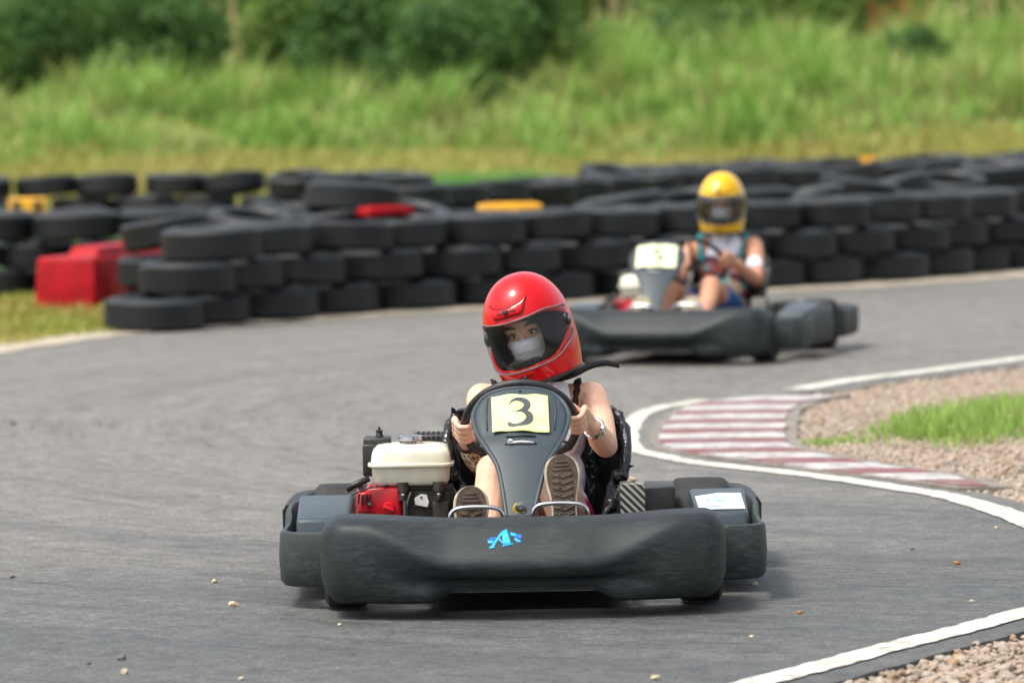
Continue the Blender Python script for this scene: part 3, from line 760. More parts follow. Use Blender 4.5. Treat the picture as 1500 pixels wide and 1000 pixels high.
r_b = empty('plastic_block', (-.80, 30.78, .598), R(35)); tag(r_b, 'flat red plastic block lying on the front wall under a tilted tyre', 'barrier')
mb = MB(); mb.box((0, 0, .028), (.36, .16, .056), taper=.95); mb.build('body', 'barrier_red', r_b, 30, .012)
mb = MB(); mb.box((0, 0, .058), (.26, .06, .01)); mb.build('ridge', 'barrier_red', r_b, 30, .003)
fl = empty('flowering_weed', (3.22, 42.9, .55)); tag(fl, 'small weed with a yellow bloom on the rear tyre wall', 'weed')
mb = MB()
for k in range(7): a = k*.9; mb.tube([(0, 0, 0), (math.cos(a)*.04, math.sin(a)*.04, .12), (math.cos(a)*.09, math.sin(a)*.09, .2+.03*(k % 3))], [.006, .012, .004], 5)
mb.build('leaf_tuft', 'bush_mid', fl)
mb = MB()
for k in range(9): a = k*.7; mb.ell((math.cos(a)*.05, -.06+math.sin(a)*.03, .05+.02*(k % 3)), (.03, .02, .025), None, 8, 5)
mb.build('bloom', 'barrier_yellow', fl, 180)
# ================================================================== KARTS
NC = [(.24, .078), (.08, .074), (.062, .085), (.052, .112), (.004, .124), (-.008, .166), (.055, .232), (.105, .266), (.20, .272), (.25, .19)]
NL = [(.26, .046), (.07, .040), (.018, .058), (-.004, .11), (-.006, .185), (.008, .250), (.040, .277), (.095, .286), (.22, .279), (.27, .19)]
HALF = .585
def nose_section(x):
    ax = abs(x); w = sst(.20, .47, ax)
    wb = sst(.19, .275, ax); W_ = [wb, wb, wb, .5*wb+.5*w, w, w, w, w, w, .5*wb+.5*w]
    Q = [Vector((c[0]*(1-k)+l[0]*k, c[1]*(1-k)+l[1]*k, 0)) for c, l, k in zip(NC, NL, W_)]
    Q = catmull(Q, 5, True)
    cy, cz = .13, .18
    e = max(0.0, (ax-(HALF-.075))/.075); k = math.sqrt(max(0, 1-min(e, 1)**2.4)); k = .30+.70*k if e < 1 else .30
    bow = .10*(ax/HALF)**2.2
    return [Vector((x, cy+(q.x-cy)*k+bow, cz+(q.y-cz)*(k if e > 0 else 1))) for q in Q]
def nose_bumper(parent, emblem):
    xs = [-HALF+2*HALF*i/110 for i in range(111)]
    xs = sorted(set([-HALF, HALF]+[round(v, 4) for v in xs]+[s*(HALF-d) for s in (-1, 1) for d in (.002, .005, .009, .015, .022)]))
    mb = MB(); mb.loft([nose_section(x) for x in xs])
    o = mb.build('nose_bumper', 'plastic', parent, 50)
    if emblem:
        # flat vinyl letters laid on the sloping front: (u across, v up the slope) -> surface
        def S(u, v, lift):
            sec = nose_section(u)
            a, b = sec[25], sec[34]       # crease .. upper edge
            best = None
            for i in range(25, 38):
                if sec[i].z <= v <= sec[i+1].z or (i == 25 and v < sec[i].z):
                    q = (v-sec[i].z)/max(1e-5, sec[i+1].z-sec[i].z); best = sec[i].lerp(sec[i+1], q); d = (sec[i+1]-sec[i]).normalized(); break
            if best is None: best = sec[38]; d = Vector((0, 1, 0))
            nn = Vector((0, -d.z, d.y)); return best + nn*lift
        U = lambda px: (px-766)/516.; Z = lambda py: .262-(py-764)*(.262-.170)/(818-764)
        def sheet(name, quads, mat, lift):
            m_ = MB()
            for q in quads:
                n = 6; A = [Vector(p) for p in q]
                grid = []
                for i in range(n+1):
                    for j in range(n+1):
                        p = A[0].lerp(A[1], i/n).lerp(A[3].lerp(A[2], i/n), j/n); grid.append(S(U(700+p.x*80/1500), Z(760+p.y*50/938), lift))
                m_.add(grid, [(i*(n+1)+j, (i+1)*(n+1)+j, (i+1)*(n+1)+j+1, i*(n+1)+j+1) for i in range(n) for j in range(n)])
            me_ = m_.mesh(name, mat, 60); oo = obj(name, me_, o); sm = oo.modifiers.new('thick', 'SOLIDIFY'); sm.thickness = .0004; return oo
        sheet('emblem_ribbon', [[(250, 480), (350, 425), (520, 415), (470, 470)], [(250, 490), (460, 480), (390, 590), (260, 590)],
                                [(890, 265), (890, 375), (1060, 420), (1090, 330)], [(1060, 325), (1200, 355), (1195, 470), (1040, 420)], [(990, 420), (1060, 440), (1180, 500), (1170, 590)], [(990, 430), (1000, 500), (1080, 575), (1170, 590)]], 'blue_dark', .0006)
        sheet('emblem_ribbon', [[(270, 520), (440, 500), (390, 580), (270, 585)], [(900, 290), (890, 370), (1050, 400), (1070, 330)], [(1000, 430), (1010, 500), (1090, 560), (1190, 560)]], 'blue', .0011)
        sheet('emblem_letter', [[(640, 260), (790, 190), (910, 620), (690, 640)], [(620, 290), (700, 270), (420, 690), (330, 690)],
                                [(520, 450), (590, 450), (720, 600), (700, 640)], [(280, 735), (330, 680), (470, 665), (440, 720)], [(640, 690), (690, 630), (1000, 590), (960, 620)]], 'blue', .0016)
    return o
def pod_path(s):
    P = [(.56, .36), (.63, .375), (.685, .40), (.712, .46), (.716, .60), (.708, .72), (.716, .9), (.716, 1.10), (.69, 1.2), (.63, 1.235)]
    return [(v.x*s, v.y) for v in catmull([(x, y, 0) for x, y in P], 6)]
def side_pod(parent, s, mat='plastic2'):
    path = pod_path(s); secs = []
    n = len(path)
    for i, (x, y) in enumerate(path):
        a = Vector(path[max(i-1, 0)]); b = Vector(path[min(i+1, n-1)]); t = (b-a).normalized(); nn = Vector((-t.y, t.x))*s   # inward
        zt = .222+.02*sst(.5, .95, y) - .012*math.exp(-((y-.62)/.1)**2); zb = .062
        th = .022
        prof = [(0, zb+.012), (-.004, (zb+zt)/2), (0, zt-.010), (.005, zt-.001), (th-.005, zt), (th, zt-.01), (th, zb+.01), (th*.5, zb)]
        secs.append([(x+nn.x*d, y+nn.y*d, z) for d, z in prof])
    mb = MB(); mb.loft(secs); return mb.build('side_pod', mat, parent, 55)
def wheel(parent, x, y, r, w, front):
    o = MB(); hw = w/2
    prof = [(r*.55, -hw*.8), (r*.62, -hw), (r*.88, -hw*.98), (r*.98, -hw*.82), (r, -hw*.5), (r, hw*.5), (r*.98, hw*.82), (r*.88, hw*.98), (r*.62, hw), (r*.55, hw*.8)]
    o.lathe(prof, 32, (x, y, r), 'X', True); t = o.build('wheel', 'rubber', parent, 40)
    m = MB(); m.lathe([(.03, -hw*.5), (r*.5, -hw*.5), (r*.56, -hw*.78), (r*.56, hw*.78), (r*.5, hw*.5), (.03, hw*.5)], 20, (x, y, r), 'X', True); m.build('rim', 'steel', t, 40)
    h = MB(); h.lathe([(.004, -hw*.7), (.032, -hw*.6), (.032, hw*.6), (.004, hw*.7)], 12, (x, y, r), 'X'); h.build('hub', 'darkmetal', t, 40)
def chassis(parent):
    f = MB()
    for s in (-1, 1):
        f.tube(catmull([(s*.30, .30, .10), (s*.30, .5, .075), (s*.33, .9, .075), (s*.31, 1.45, .075), (s*.30, 1.78, .10)], 5), .016, 8)
    for y in (.34, .62, 1.05, 1.5): f.tube([(-.31, y, .075), (.31, y, .075)], .014, 8)
    for s in (-1, 1):
        for y in (.62, 1.02): f.tube([(s*.31, y, .09), (s*.69, y, .11)], .010, 8)
        f.tube([(s*.2, .15, .12), (s*.29, .40, .085)], .012, 8)
    f.build('frame', 'darkmetal', parent)
    p = MB(); p.box((0, .68, .052), (.56, .8, .006)); p.build('floor_pan', 'steel', parent)
    a = MB(); a.tube([(-.62, 1.45, .14), (.62, 1.45, .14)], .018, 12); a.build('rear_axle', 'steel', parent)
    a = MB(); a.tube([(-.52, .40, .125), (.52, .40, .125)], .012, 10); a.build('front_axle', 'darkmetal', parent)
def rear_bumper(parent):
    P = catmull([(-.715, 1.28, .145), (-.712, 1.50, .145), (-.69, 1.72, .145), (-.62, 1.80, .145), (-.4, 1.82, .145), (0, 1.83, .145), (.4, 1.82, .145), (.62, 1.80, .145), (.69, 1.72, .145), (.712, 1.50, .145), (.715, 1.28, .145)], 6)
    secs = []
    for i, p in enumerate(P):
        t = (P[min(i+1, len(P)-1)]-P[max(i-1, 0)]).normalized(); n = Vector((-t.y, t.x, 0))
        zt = .075
        secs.append([p+n*a+Vector((0, 0, b)) for a, b in ((-.028, -zt*.8), (-.03, zt*.75), (-.018, zt*.97), (.018, zt), (.03, zt*.75), (.028, -zt*.8), (.015, -zt), (-.015, -zt))])
    mb = MB(); mb.loft(secs); mb.build('rear_bumper', 'plastic', parent, 50)
def pod_box(parent, s, sticker):
    mb = MB(); x = s*.595
    A = [(-.085, .62, .10), (.085, .62, .10), (.085, 1.08, .10), (-.085, 1.08, .10)]
    top = [(-.075, .66, .235), (.078, .66, .235), (.085, 1.02, .275), (-.085, 1.02, .275)]
    V = [(x+s*a[0], a[1], a[2]) for a in A] + [(x+s*a[0], a[1], a[2]) for a in top]
    mb.add(V, [(0, 1, 2, 3), (4, 5, 6, 7), (0, 1, 5, 4), (1, 2, 6, 5), (2, 3, 7, 6), (3, 0, 4, 7)])
    o = mb.build('pod_box', 'fairing', parent, 40, .014)
    if sticker:
        def sp(u, v, h): # on the sloping top
            return (x-.075+.153*u, .675+.33*v, .2365+.0366*v+h)
        m = MB(); m.prism([sp(.05, .02, .0035), sp(.95, .02, .0035), sp(.93, .72, .0035), sp(.5, .74, .0035), sp(.02, .6, .0035)], (0, 0, .001)); st = m.build('sticker', 'sticker', o)
        for (u0, u1, v0, v1) in ((.35, .58, .32, .56), (.63, .65, .3, .62), (.70, .72, .3, .62), (.14, .52, .12, .15), (.2, .3, .4, .5)):
            q = MB(); q.prism([sp(u0, v0, .006), sp(u1, v0, .006), sp(u1, v1, .006), sp(u0, v1, .006)], (0, 0, .0006)); q.build('print_mark', 'sticker_print', st)
    return o
# --- steering fairing: outline in its own plane (u across, v up the panel 0..1)
FO = [(-.046, 0), (-.056, .2), (-.072, .38), (-.103, .52), (-.130, .66), (-.142, .80), (-.128, .90), (-.100, .965), (-.05, .995), (0, 1.0), (.05, .995), (.10, .965), (.130, .90), (.144, .80), (.132, .66), (.107, .52), (.074, .38), (.05, .2), (.030, 0)]
F0, F1 = Vector((0, .40, .230)), Vector((0, .80, .592))
def fp(u, v, h=0.0):
    ax = (F1-F0).normalized(); nn = Vector((0, -ax.z, ax.y))
    y = F0.y+(F1.y-F0.y)*v; z = F0.z+(F1.z-F0.z)*v
    crown = .028*(1-min(1, (u/.16)**2)) + .020*math.sin(math.pi*min(1, max(0, v)))
    flat = sst(.55, .62, v)*.008
    return Vector((u, y, z)) + nn*(crown+h-flat)
def fairing(parent, digit, faded=False):
    O = catmull([(u, v, 0) for u, v in FO], 4); n = len(O)
    L = [O[i] for i in range(n//2+1)]; Rr = [O[n-1-i] for i in range(n//2+1)]
    m = len(L); cols_ = 14; V = []
    for a, b in zip(L, Rr):
        for k in range(cols_+1):
            q = a.lerp(b, k/cols_); V.append(fp(q.x, q.y))
    Fc = [(i*(cols_+1)+k, i*(cols_+1)+k+1, (i+1)*(cols_+1)+k+1, (i+1)*(cols_+1)+k) for i in range(m-1) for k in range(cols_)]
    mb = MB(); mb.add(V, Fc); me = mb.mesh('steering_fairing', 'fairing', 60)
    o = obj('steering_fairing', me, parent); sm = o.modifiers.new('thick', 'SOLIDIFY'); sm.thickness = .006; sm.offset = -1 if me.polygons[0].normal.y < 0 else 1
    e = MB(); e.tube([fp(p.x, p.y, -.004) for p in O], .0075, 8); e.build('edge_lip', 'fairing', o, 180)
    for s in (-1, 1):   # moulded ribs either side of the plate
        r_ = MB(); r_.tube([fp(s*.098, .93, .001), fp(s*.104, .80, .002), fp(s*.100, .66, .001)], [.0025, .004, .0025], 8); r_.build('rib', 'fairing', o, 180)
    # card
    def card(u, v, h=.006):
        return fp(u, v, h + .0022*math.sin(u*70+v*11) + (.004*(1-sst(.60, .68, v)) if abs(u) > .05 else .001))
    cu, cv = 22, 14; V = []
    u0, u1, v0, v1 = (-.108, .108, .60, .94) if faded else (-.085, .085, .625, .93)
    for j in range(cv+1):
        for i in range(cu+1):
            u = u0+(u1-u0)*i/cu; v = v0+(v1-v0)*j/cv + .010*math.sin(i/cu*5.5)*(1-j/cv)*.6
            V.append(card(u-.002*(j/cv), v))
    mb = MB(); mb.add(V, [(j*(cu+1)+i, j*(cu+1)+i+1, (j+1)*(cu+1)+i+1, (j+1)*(cu+1)+i) for j in range(cv) for i in range(cu)])
    c = obj('number_card', mb.mesh('number_card', 'paper_pale' if faded else 'paper', 60), o); sm = c.modifiers.new('thick', 'SOLIDIFY'); sm.thickness = .0012
    # numeral as stroked outline; coordinates 0..1 inside the card
    if digit == '3':
        strokes = [[(.295, .70, .006), (.34, .79, .030), (.42, .845, .055), (.52, .845, .085), (.60, .78, .115), (.615, .69, .120), (.58, .60, .095), (.50, .535, .04), (.41, .505, .012)],
                   [(.43, .505, .012), (.54, .52, .05), (.63, .45, .115), (.66, .35, .125), (.62, .25, .11), (.54, .18, .07), (.44, .155, .045), (.34, .165, .065), (.29, .205, .07), (.265, .215, .03)]]
    else:
        strokes = [[(.62, .80, .02), (.62, .74, .07), (.45, .75, .07), (.42, .62, .05), (.40, .52, .04)],
                   [(.40, .54, .03), (.50, .56, .06), (.60, .48, .09), (.62, .36, .10), (.56, .25, .08), (.45, .2, .05), (.36, .24, .05)]]
    d = MB()
    for st in strokes:
        P = catmull([(a, b, w) for a, b, w in st], 6); A = []; Bq = []
        for i, p in enumerate(P):
            t = Vector((P[min(i+1, len(P)-1)].x-P[max(i-1, 0)].x, (P[min(i+1, len(P)-1)].y-P[max(i-1, 0)].y)*.66, 0)).normalized()
            nn = Vector((-t.y, t.x))*p.z/2
            f = lambda a, b: card(u0+(u1-u0)*a, v0+(v1-v0)*b, .0078)
            A.append(f(p.x+nn.x, p.y+nn.y*1.5)); Bq.append(f(p.x-nn.x, p.y-nn.y*1.5))
        d.add(A+Bq, [(i, i+1, len(A)+i+1, len(A)+i) for i in range(len(A)-1)])
    obj('numeral', d.mesh('numeral', 'ink_pale' if faded else 'ink', 60), c)
    # slots, wire, cable tie
    for (ua, ub, v, mt, h, r_) in ((-.042, .038, .585, 'blackbox', .003, .0028), (-.036, .036, .525, 'white_tag', .005, .0036)):
        w_ = MB(); w_.tube([fp(ua, v, h), fp((ua+ub)/2, v+.002, h+.002), fp(ub, v, h)], r_, 8); w_.build('cable_tie' if mt == 'white_tag' else 'wire', mt, o, 180)
    hd = MB(); hd.box(fp(-.033, .530, .008), (.012, .008, .014), (.5, .3, .2)); hd.build('tie_head', 'white_tag', o, 30, .002)
    for u, v in ((-.044, .523), (.042, .523), (-.040, .585), (.040, .585), (0, .965)):
        h_ = MB(); h_.ell(fp(u, v, 0), (.0052, .003, .0042), None, 10, 6); h_.build('hole', 'hole', o, 180)
    b = MB(); p = fp(-.006, .075, .004); b.lathe([(.0, -.016), (.008, -.016), (.010, -.012), (.015, -.010), (.015, 0)], 16, p, 'Y'); b.build('bolt', 'steel', o, 40)
    b = MB(); p = fp(-.010, .066, .001); b.lathe([(.016, -.008), (.019, -.004), (.019, 0)], 16, p, 'Y'); b.build('washer', 'yellow_metal', o, 40)
    return o
WC = Vector((0.0, .955, .478)); WT = R(126); WR = .169     # steering wheel centre, tilt from horizontal, radius
w_ex = Vector((1, 0, 0)); w_ey = Vector((0, math.cos(WT), math.sin(WT))); w_n = -w_ex.cross(w_ey)   # w_n points up and back? -> towards driver/up
def rim_point(a): return WC + w_ex*(WR*math.cos(a)) + w_ey*(WR*math.sin(a))
def steering(parent):
    P = []
    for k in range(48):
        a = 2*math.pi*k/48; r_ = WR*(1.0 if math.sin(a) > -.55 else .93); P.append(WC+w_ex*(r_*math.cos(a))+w_ey*(r_*math.sin(a)))
    mb = MB(); mb.tube(P, .0135, 10, True); o = mb.build('steering_wheel', 'rubber_grip', parent, 180)
    s = MB()
    for a in (R(90), R(205), R(335)): s.tube([WC-w_n*.03, rim_point(a)], [.012, .009], 8, flat=.5)
    s.lathe([(.0, -.01), (.04, -.01), (.04, .01), (.0, .01)], 16, WC-w_n*.03); s.build('spokes', 'darkmetal', o)
    c = MB(); c.tube([WC-w_n*.03, (0, .62, .20), (0, .45, .10)], .011, 10); c.build('steering_column', 'steel', parent)
def pedals(parent):
    for x0, x1, zt, y in ((-.212, -.056, .285, .385), (.030, .190, .292, .385)):
        P = [(x0, y+.02, .07), (x0, y+.004, .2), (x0, y, zt-.03), (x0+.008, y, zt-.010), (x0+.03, y-.002, zt), ((x0+x1)/2, y-.002, zt+.003), (x1-.03, y-.002, zt), (x1-.008, y, zt-.010), (x1, y, zt-.03), (x1, y+.004, .2), (x1, y+.02, .07)]
        mb = MB(); mb.tube(catmull(P, 4), .0068, 10); mb.build('pedal', 'chrome', parent, 180)
SX = .048                                                     # the seat sits a little to one side
def seat(parent):
    sp = catmull([(0, .93, .135), (0, 1.0, .075), (0, 1.15, .055), (0, 1.30, .062), (0, 1.40, .13), (0, 1.46, .25), (0, 1.50, .39), (0, 1.53, .495)], 7)
    n = len(sp); secs = []
    for i, p in enumerate(sp):
        u = i/(n-1); t = (sp[min(i+1, n-1)]-sp[max(i-1, 0)]).normalized(); nn = Vector((0, -t.z, t.y))
        if nn.z < 0 and u < .3: nn = -nn
        hw = .215+.055*sst(.1, .9, u); dep = .13+.13*sst(.0, .55, u)-.08*sst(.72, 1, u); hw *= 1-.10*sst(.8, 1, u)
        row = []
        for k in range(31):
            v = -1+2*k/30; s_ = abs(v)
            q = p + nn*(dep*sst(.45, 1.0, s_)**1.1) + Vector((SX + math.copysign(hw*(1-(1-s_)**1.6) if s_ > .0 else 0, v), 0, 0))
            q += Vector((1, 1, 1))*(.007*mnoise.noise((q.x*22, q.y*22, q.z*9)))
            if s_ > .93: q += Vector((math.copysign(.010, v), -.006, .010*abs(mnoise.noise((q.y*25, q.z*25, 3)))))
            q.z -= .06*sst(.80, 1, u)*s_**4
            row.append(q)
        secs.append(row)
    mb = MB(); mb.loft(secs, False); me = mb.mesh('seat', 'tape', 60); o = obj('seat', me, parent)
    sm = o.modifiers.new('thick', 'SOLIDIFY'); sm.thickness = .014; sm.offset = 0
    # torn tape rolled over the rim
    for s_, edge in ((1, [r_[-1] for r_ in secs]), (-1, [r_[0] for r_ in secs])):
        e = MB(); pts_ = edge[6:]; e.tube(pts_, [.016+.007*mnoise.noise((p.x*9, p.y*30, p.z*30)) for p in pts_], 9); e.build('taped_rim', 'tape', o, 180)
        for _ in range(7):
            p = random.choice(pts_[len(pts_)//2:]); d = Vector((s_*random.uniform(.1, 1), random.uniform(-.8, .2), random.uniform(.1, 1))).normalized(); L = random.uniform(.015, .035)
            a = d.cross(Vector((random.random(), 1, random.random()))).normalized()*.011
            f = MB(); f.add([p+a, p-a, p+d*L*.6-a*.8+Vector((0, 0, .004)), p+d*L], [(0, 1, 2, 3), (3, 2, 1, 0)][:1]); f.build('tape_flap', 'tape', o, None)
    return o
def engine(parent, full=True):
    root = bpy.data.objects.new('engine', None); col.objects.link(root); root.parent = parent; root.location = (-.34, 1.19, 0)
    def P(name, mb, mat, bev=0, sm=35): return mb.build(name, mat, root, sm, bev)
    def rr(w, d, r, z, cx=0, cy=0, n=6):
        out = []
        for sx, sy, a0 in ((1, 1, 0), (-1, 1, 90), (-1, -1, 180), (1, -1, 270)):
            for k in range(n+1):
                a = R(a0+90*k/n); out.append((cx+sx*(w/2-r)+r*math.cos(a), cy+sy*(d/2-r)+r*math.sin(a), z))
        return out
    # tank: lower bowl, flange, upper bowl
    t = MB(); t.loft([rr(.205, .15, .03, .288), rr(.222, .17, .035, .292), rr(.236, .185, .04, .302), rr(.242, .19, .042, .345), rr(.264, .21, .045, .348), rr(.266, .212, .045, .352), rr(.264, .21, .045, .356), rr(.246, .194, .042, .358), rr(.240, .188, .04, .385), rr(.228, .176, .04, .400), rr(.205, .155, .04, .410), rr(.15, .11, .03, .414)])
    P('fuel_tank', t, 'tank', 0, 50)
    c = MB(); c.lathe([(0, .440), (.030, .440), (.037, .436), (.038, .428), (.034, .424), (.034, .412), (0, .412)], 28, (0, -.02, 0)); P('fuel_cap', c, 'chrome')
    a = MB(); a.box((-.105, .07, .372), (.085, .11, .115)); a.box((-.127, .02, .362), (.045, .05, .10)); P('air_cleaner', a, 'blackbox', .008)
    k = MB(); k.lathe([(0, .462), (.004, .460), (.004, .452), (.012, .45), (.009, .442), (.012, .436), (.012, .428), (0, .428)], 12, (-.098, .06, 0)); P('wing_nut', k, 'darkmetal')
    m = MB(); m.box((.075, .125, .375), (.15, .10, .12)); mo = P('muffler', m, 'blackbox', .016)
    for q in range(8):
        s_ = MB(); s_.box((.022+q*.0155, .0735, .422), (.008, .006, .012)); s_.build('slot', 'hole', mo)
        s_ = MB(); s_.box((.022+q*.0155, .115, .4362), (.008, .06, .003)); s_.build('slot', 'hole', mo)
    b = MB(); b.box((.05, .03, .20), (.16, .18, .18)); b.box((.065, -.035, .245), (.11, .07, .05)); b.box((.09, -.06, .19), (.05, .05, .10))
    for q in range(6): b.box((.045, .03, .225+q*.010), (.175, .19, .0035))
    P('engine_block', b, 'darkmetal', .004)
    # red fan shroud with louvres
    s_ = MB(); s_.box((-.085, -.01, .225), (.112, .16, .125)); sh = P('fan_shroud', s_, 'engine_red', .016)
    f = MB(); f.box((-.150, -.018, .215), (.03, .15, .115), (0, 0, .12)); f.build('starter_cover', 'engine_red', sh, 35, .012)
    for row in range(2):
        for q in range(4):
            l = MB(); l.box((-.160+q*.011, -.0965, .252-row*.052), (.005, .008, .030), (0, .15, 0)); l.build('louvre', 'hole', sh)
    kn = MB(); kn.lathe([(0, -.022), (.016, -.022), (.018, -.016), (.018, 0)], 18, (-.070, -.088, .222), 'Y'); kb = kn.build('knob', 'engine_red', sh)
    bar = MB(); bar.box((-.070, -.113, .222), (.034, .008, .009), (0, .4, 0)); bar.build('knob_grip', 'engine_red', sh, 30, .002)
    sc_ = MB(); sc_.lathe([(0, -.01), (.006, -.009), (.007, 0)], 10, (-.128, -.092, .235), 'Y'); sc_.build('screw', 'steel', sh)
    pl = MB(); pl.box((-.020, -.088, .225), (.012, .01, .11)); P('side_plate', pl, 'steel', .003)
    # tank feet
    for x in (-.025, .085):
        ft = MB(); ft.lathe([(.014, .245), (.014, .268), (.018, .272), (.018, .30), (0, .30)], 14, (x, -.085, 0)); fo = P('tank_mount', ft, 'darkmetal')
        n_ = MB(); n_.lathe([(0, -.012), (.006, -.010), (.006, 0)], 8, (x, -.099, .262), 'Y'); n_.build('nut', 'chrome', fo)
    br = MB(); br.prism([(.012, -.100, .232), (.050, -.100, .224), (.054, -.100, .240), (.048, -.100, .262), (.030, -.100, .264), (.010, -.100, .252)], (0, .004, 0)); P('throttle_bracket', br, 'white_tag')
    hb = MB(); hb.ell((.031, -.1015, .254), (.0035, .002, .0035), None, 8, 6); P('bracket_hole', hb, 'hole')
    # recoil handle and cable
    h = MB(); h.tube([(-.198, -.06, .278), (-.175, -.06, .292), (-.128, -.06, .312)], [.013, .014, .013], 10, flat=.8); h.tube([(-.162, -.06, .298), (-.148, -.06, .268), (-.14, -.05, .258)], [.007, .008, .012], 8); P('recoil_handle', h, 'blackbox', 0, 180)
    cb = MB(); cb.tube(catmull([(-.07, -.09, .292), (-.14, -.10, .282), (-.19, -.11, .262), (-.225, -.115, .232), (-.24, -.10, .20)], 6), .0028, 6); P('throttle_cable', cb, 'blackbox', 0, 180)
    cb = MB(); cb.tube(catmull([(.0, -.10, .27), (-.012, -.115, .23), (-.006, -.11, .19), (.0, -.1, .15)], 6), .005, 8); P('fuel_hose', cb, 'blackbox', 0, 180)
    mt = MB(); mt.box((-.01, .0, .112), (.30, .24, .014)); P('engine_mount', mt, 'steel', .002)
    return root
def side_gear(parent):
    b = MB(); b.box((.338, 1.05, .205), (.076, .10, .175)); b.build('chequer_bracket', 'plate', parent, 35, .003)
    b = MB(); b.box((.425, 1.24, .18), (.095, .2, .18)); b.build('battery_box', 'blackbox', parent, 35, .006)
def kart(name, loc, rz, label, digit, emblem, sticker, faded):
    root = empty(name, loc, rz); tag(root, label, 'go kart', 'rental karts on the track')
    nose_bumper(root, emblem)
    for s in (-1, 1): side_pod(root, s); pod_box(root, s, sticker and s == 1)
    rear_bumper(root); chassis(root)
    for s in (-1, 1): wheel(root, s*.515, .40, .128, .13, True); wheel(root, s*.56, 1.45, .135, .18, False)
    fa = fairing(root, digit, faded); steering(root)
    if faded: fa.matrix_local = Matrix.Translation((-.09, .42, 0)) @ Matrix.Rotation(R(9), 4, 'Z') @ Matrix.Translation((0, -.42, 0))   # steered
    pedals(root); seat(root); engine(root); side_gear(root)
    return root
K1 = ((.022, 13.52, .004), 0.0); K2 = ((.70, 24.55, .004), R(-17))
kart('go_kart', *K1, 'charcoal go kart with a yellow number 3 card and blue letter emblem', '3', True, True, False)
kart('go_kart', *K2, 'charcoal go kart with faded number card, driven by the yellow helmeted person', '5', False, False, True)
# ================================================================== DRIVERS
def capsule(mb, a, b, ra, rb, seg=14):
    a = Vector(a); b = Vector(b); d = b-a; L = d.length; d.normalize(); pts_ = []; rs = []
    for k in range(5): t = -math.cos(k/4*math.pi/2); pts_.append(a+d*(ra*t)); rs.append(max(.0008, ra*math.sqrt(max(0, 1-t*t))))
    for k in range(1, 5): t = math.sin(k/4*math.pi/2); pts_.append(b+d*(rb*t)) ; rs.append(max(.0008, rb*math.sqrt(max(0, 1-t*t))))
    mb.tube(pts_[:5]+[a.lerp(b, .5)]+[b]+pts_[5:], rs[:5]+[(ra+rb)/2]+[rb]+rs[5:], seg)
def chain(mb, P, Rr):
    for (a, b), (ra, rb) in zip(zip(P, P[1:]), zip(Rr, Rr[1:])): capsule(mb, a, b, ra, rb)
def fuse(mb, name, mat, parent, voxel=.005, smooth=6, cut=None):
    me = bpy.data.meshes.new('tmp'); me.from_pydata(mb.v, [], mb.f)
    bm = bmesh.new(); bm.from_mesh(me); bmesh.ops.recalc_face_normals(bm, faces=bm.faces); bm.to_mesh(me); bm.free()
    o = bpy.data.objects.new('tmp', me); col.objects.link(o)
    r_ = o.modifiers.new('r', 'REMESH'); r_.mode = 'VOXEL'; r_.voxel_size = voxel
    if smooth: s_ = o.modifiers.new('s', 'SMOOTH'); s_.factor = .5; s_.iterations = smooth
    dg = bpy.context.evaluated_depsgraph_get(); out = bpy.data.meshes.new_from_object(o.evaluated_get(dg))
    bpy.data.objects.remove(o); bpy.data.meshes.remove(me)
    if cut:
        bm = bmesh.new(); bm.from_mesh(out); bmesh.ops.delete(bm, geom=[v for v in bm.verts if cut(v.co)], context='VERTS'); bm.to_mesh(out); bm.free()
    out.name = name; out.materials.clear(); out.materials.append(M[mat]); out.shade_smooth()
    ob = obj(name, out, parent)
    if cut: sm = ob.modifiers.new('t', 'SOLIDIFY'); sm.thickness = .003; sm.offset = 1
    return ob
def grip_hand(mb, a, elbow, s):
    """hand closed round the wheel rim at angle a; returns the wrist"""
    c = rim_point(a); out = (c-WC).normalized(); tan = w_n.cross(out).normalized()
    back_ = w_n                                            # towards the driver
    if tan.dot(w_ey) < 0: tan = -tan
    kn = c + out*.030 + back_*.016                          # knuckle line, outside and behind the rim
    e = Vector(elbow); wr = kn + (e-kn).normalized()*.082
    for k, (off, L, r_) in enumerate(((.030, 1.0, .0086), (.010, 1.06, .0088), (-.010, 1.0, .0085), (-.029, .84, .0074))):
        P = []
        for ang in (30, -15, -60, -110, -160):
            t = R(ang*L); P.append(c + tan*(off*.97) + (out*math.cos(t) + back_*math.sin(t))*(.0245 if ang < 20 else .030))
        chain(mb, [kn+tan*off*1.0+back_*.006]+P, [r_*1.12, r_*1.08, r_*1.05, r_, r_*.94, r_*.82])
    chain(mb, [wr.lerp(kn, .25)+tan*.018-out*.006, c-out*.010+back_*.030+tan*.036, c-out*.022+back_*.012+tan*.050], [.014, .0115, .009])
    for off in (.026, .008, -.010, -.025): capsule(mb, wr+tan*off*.45, kn+tan*off, .017, .0125)
    return wr
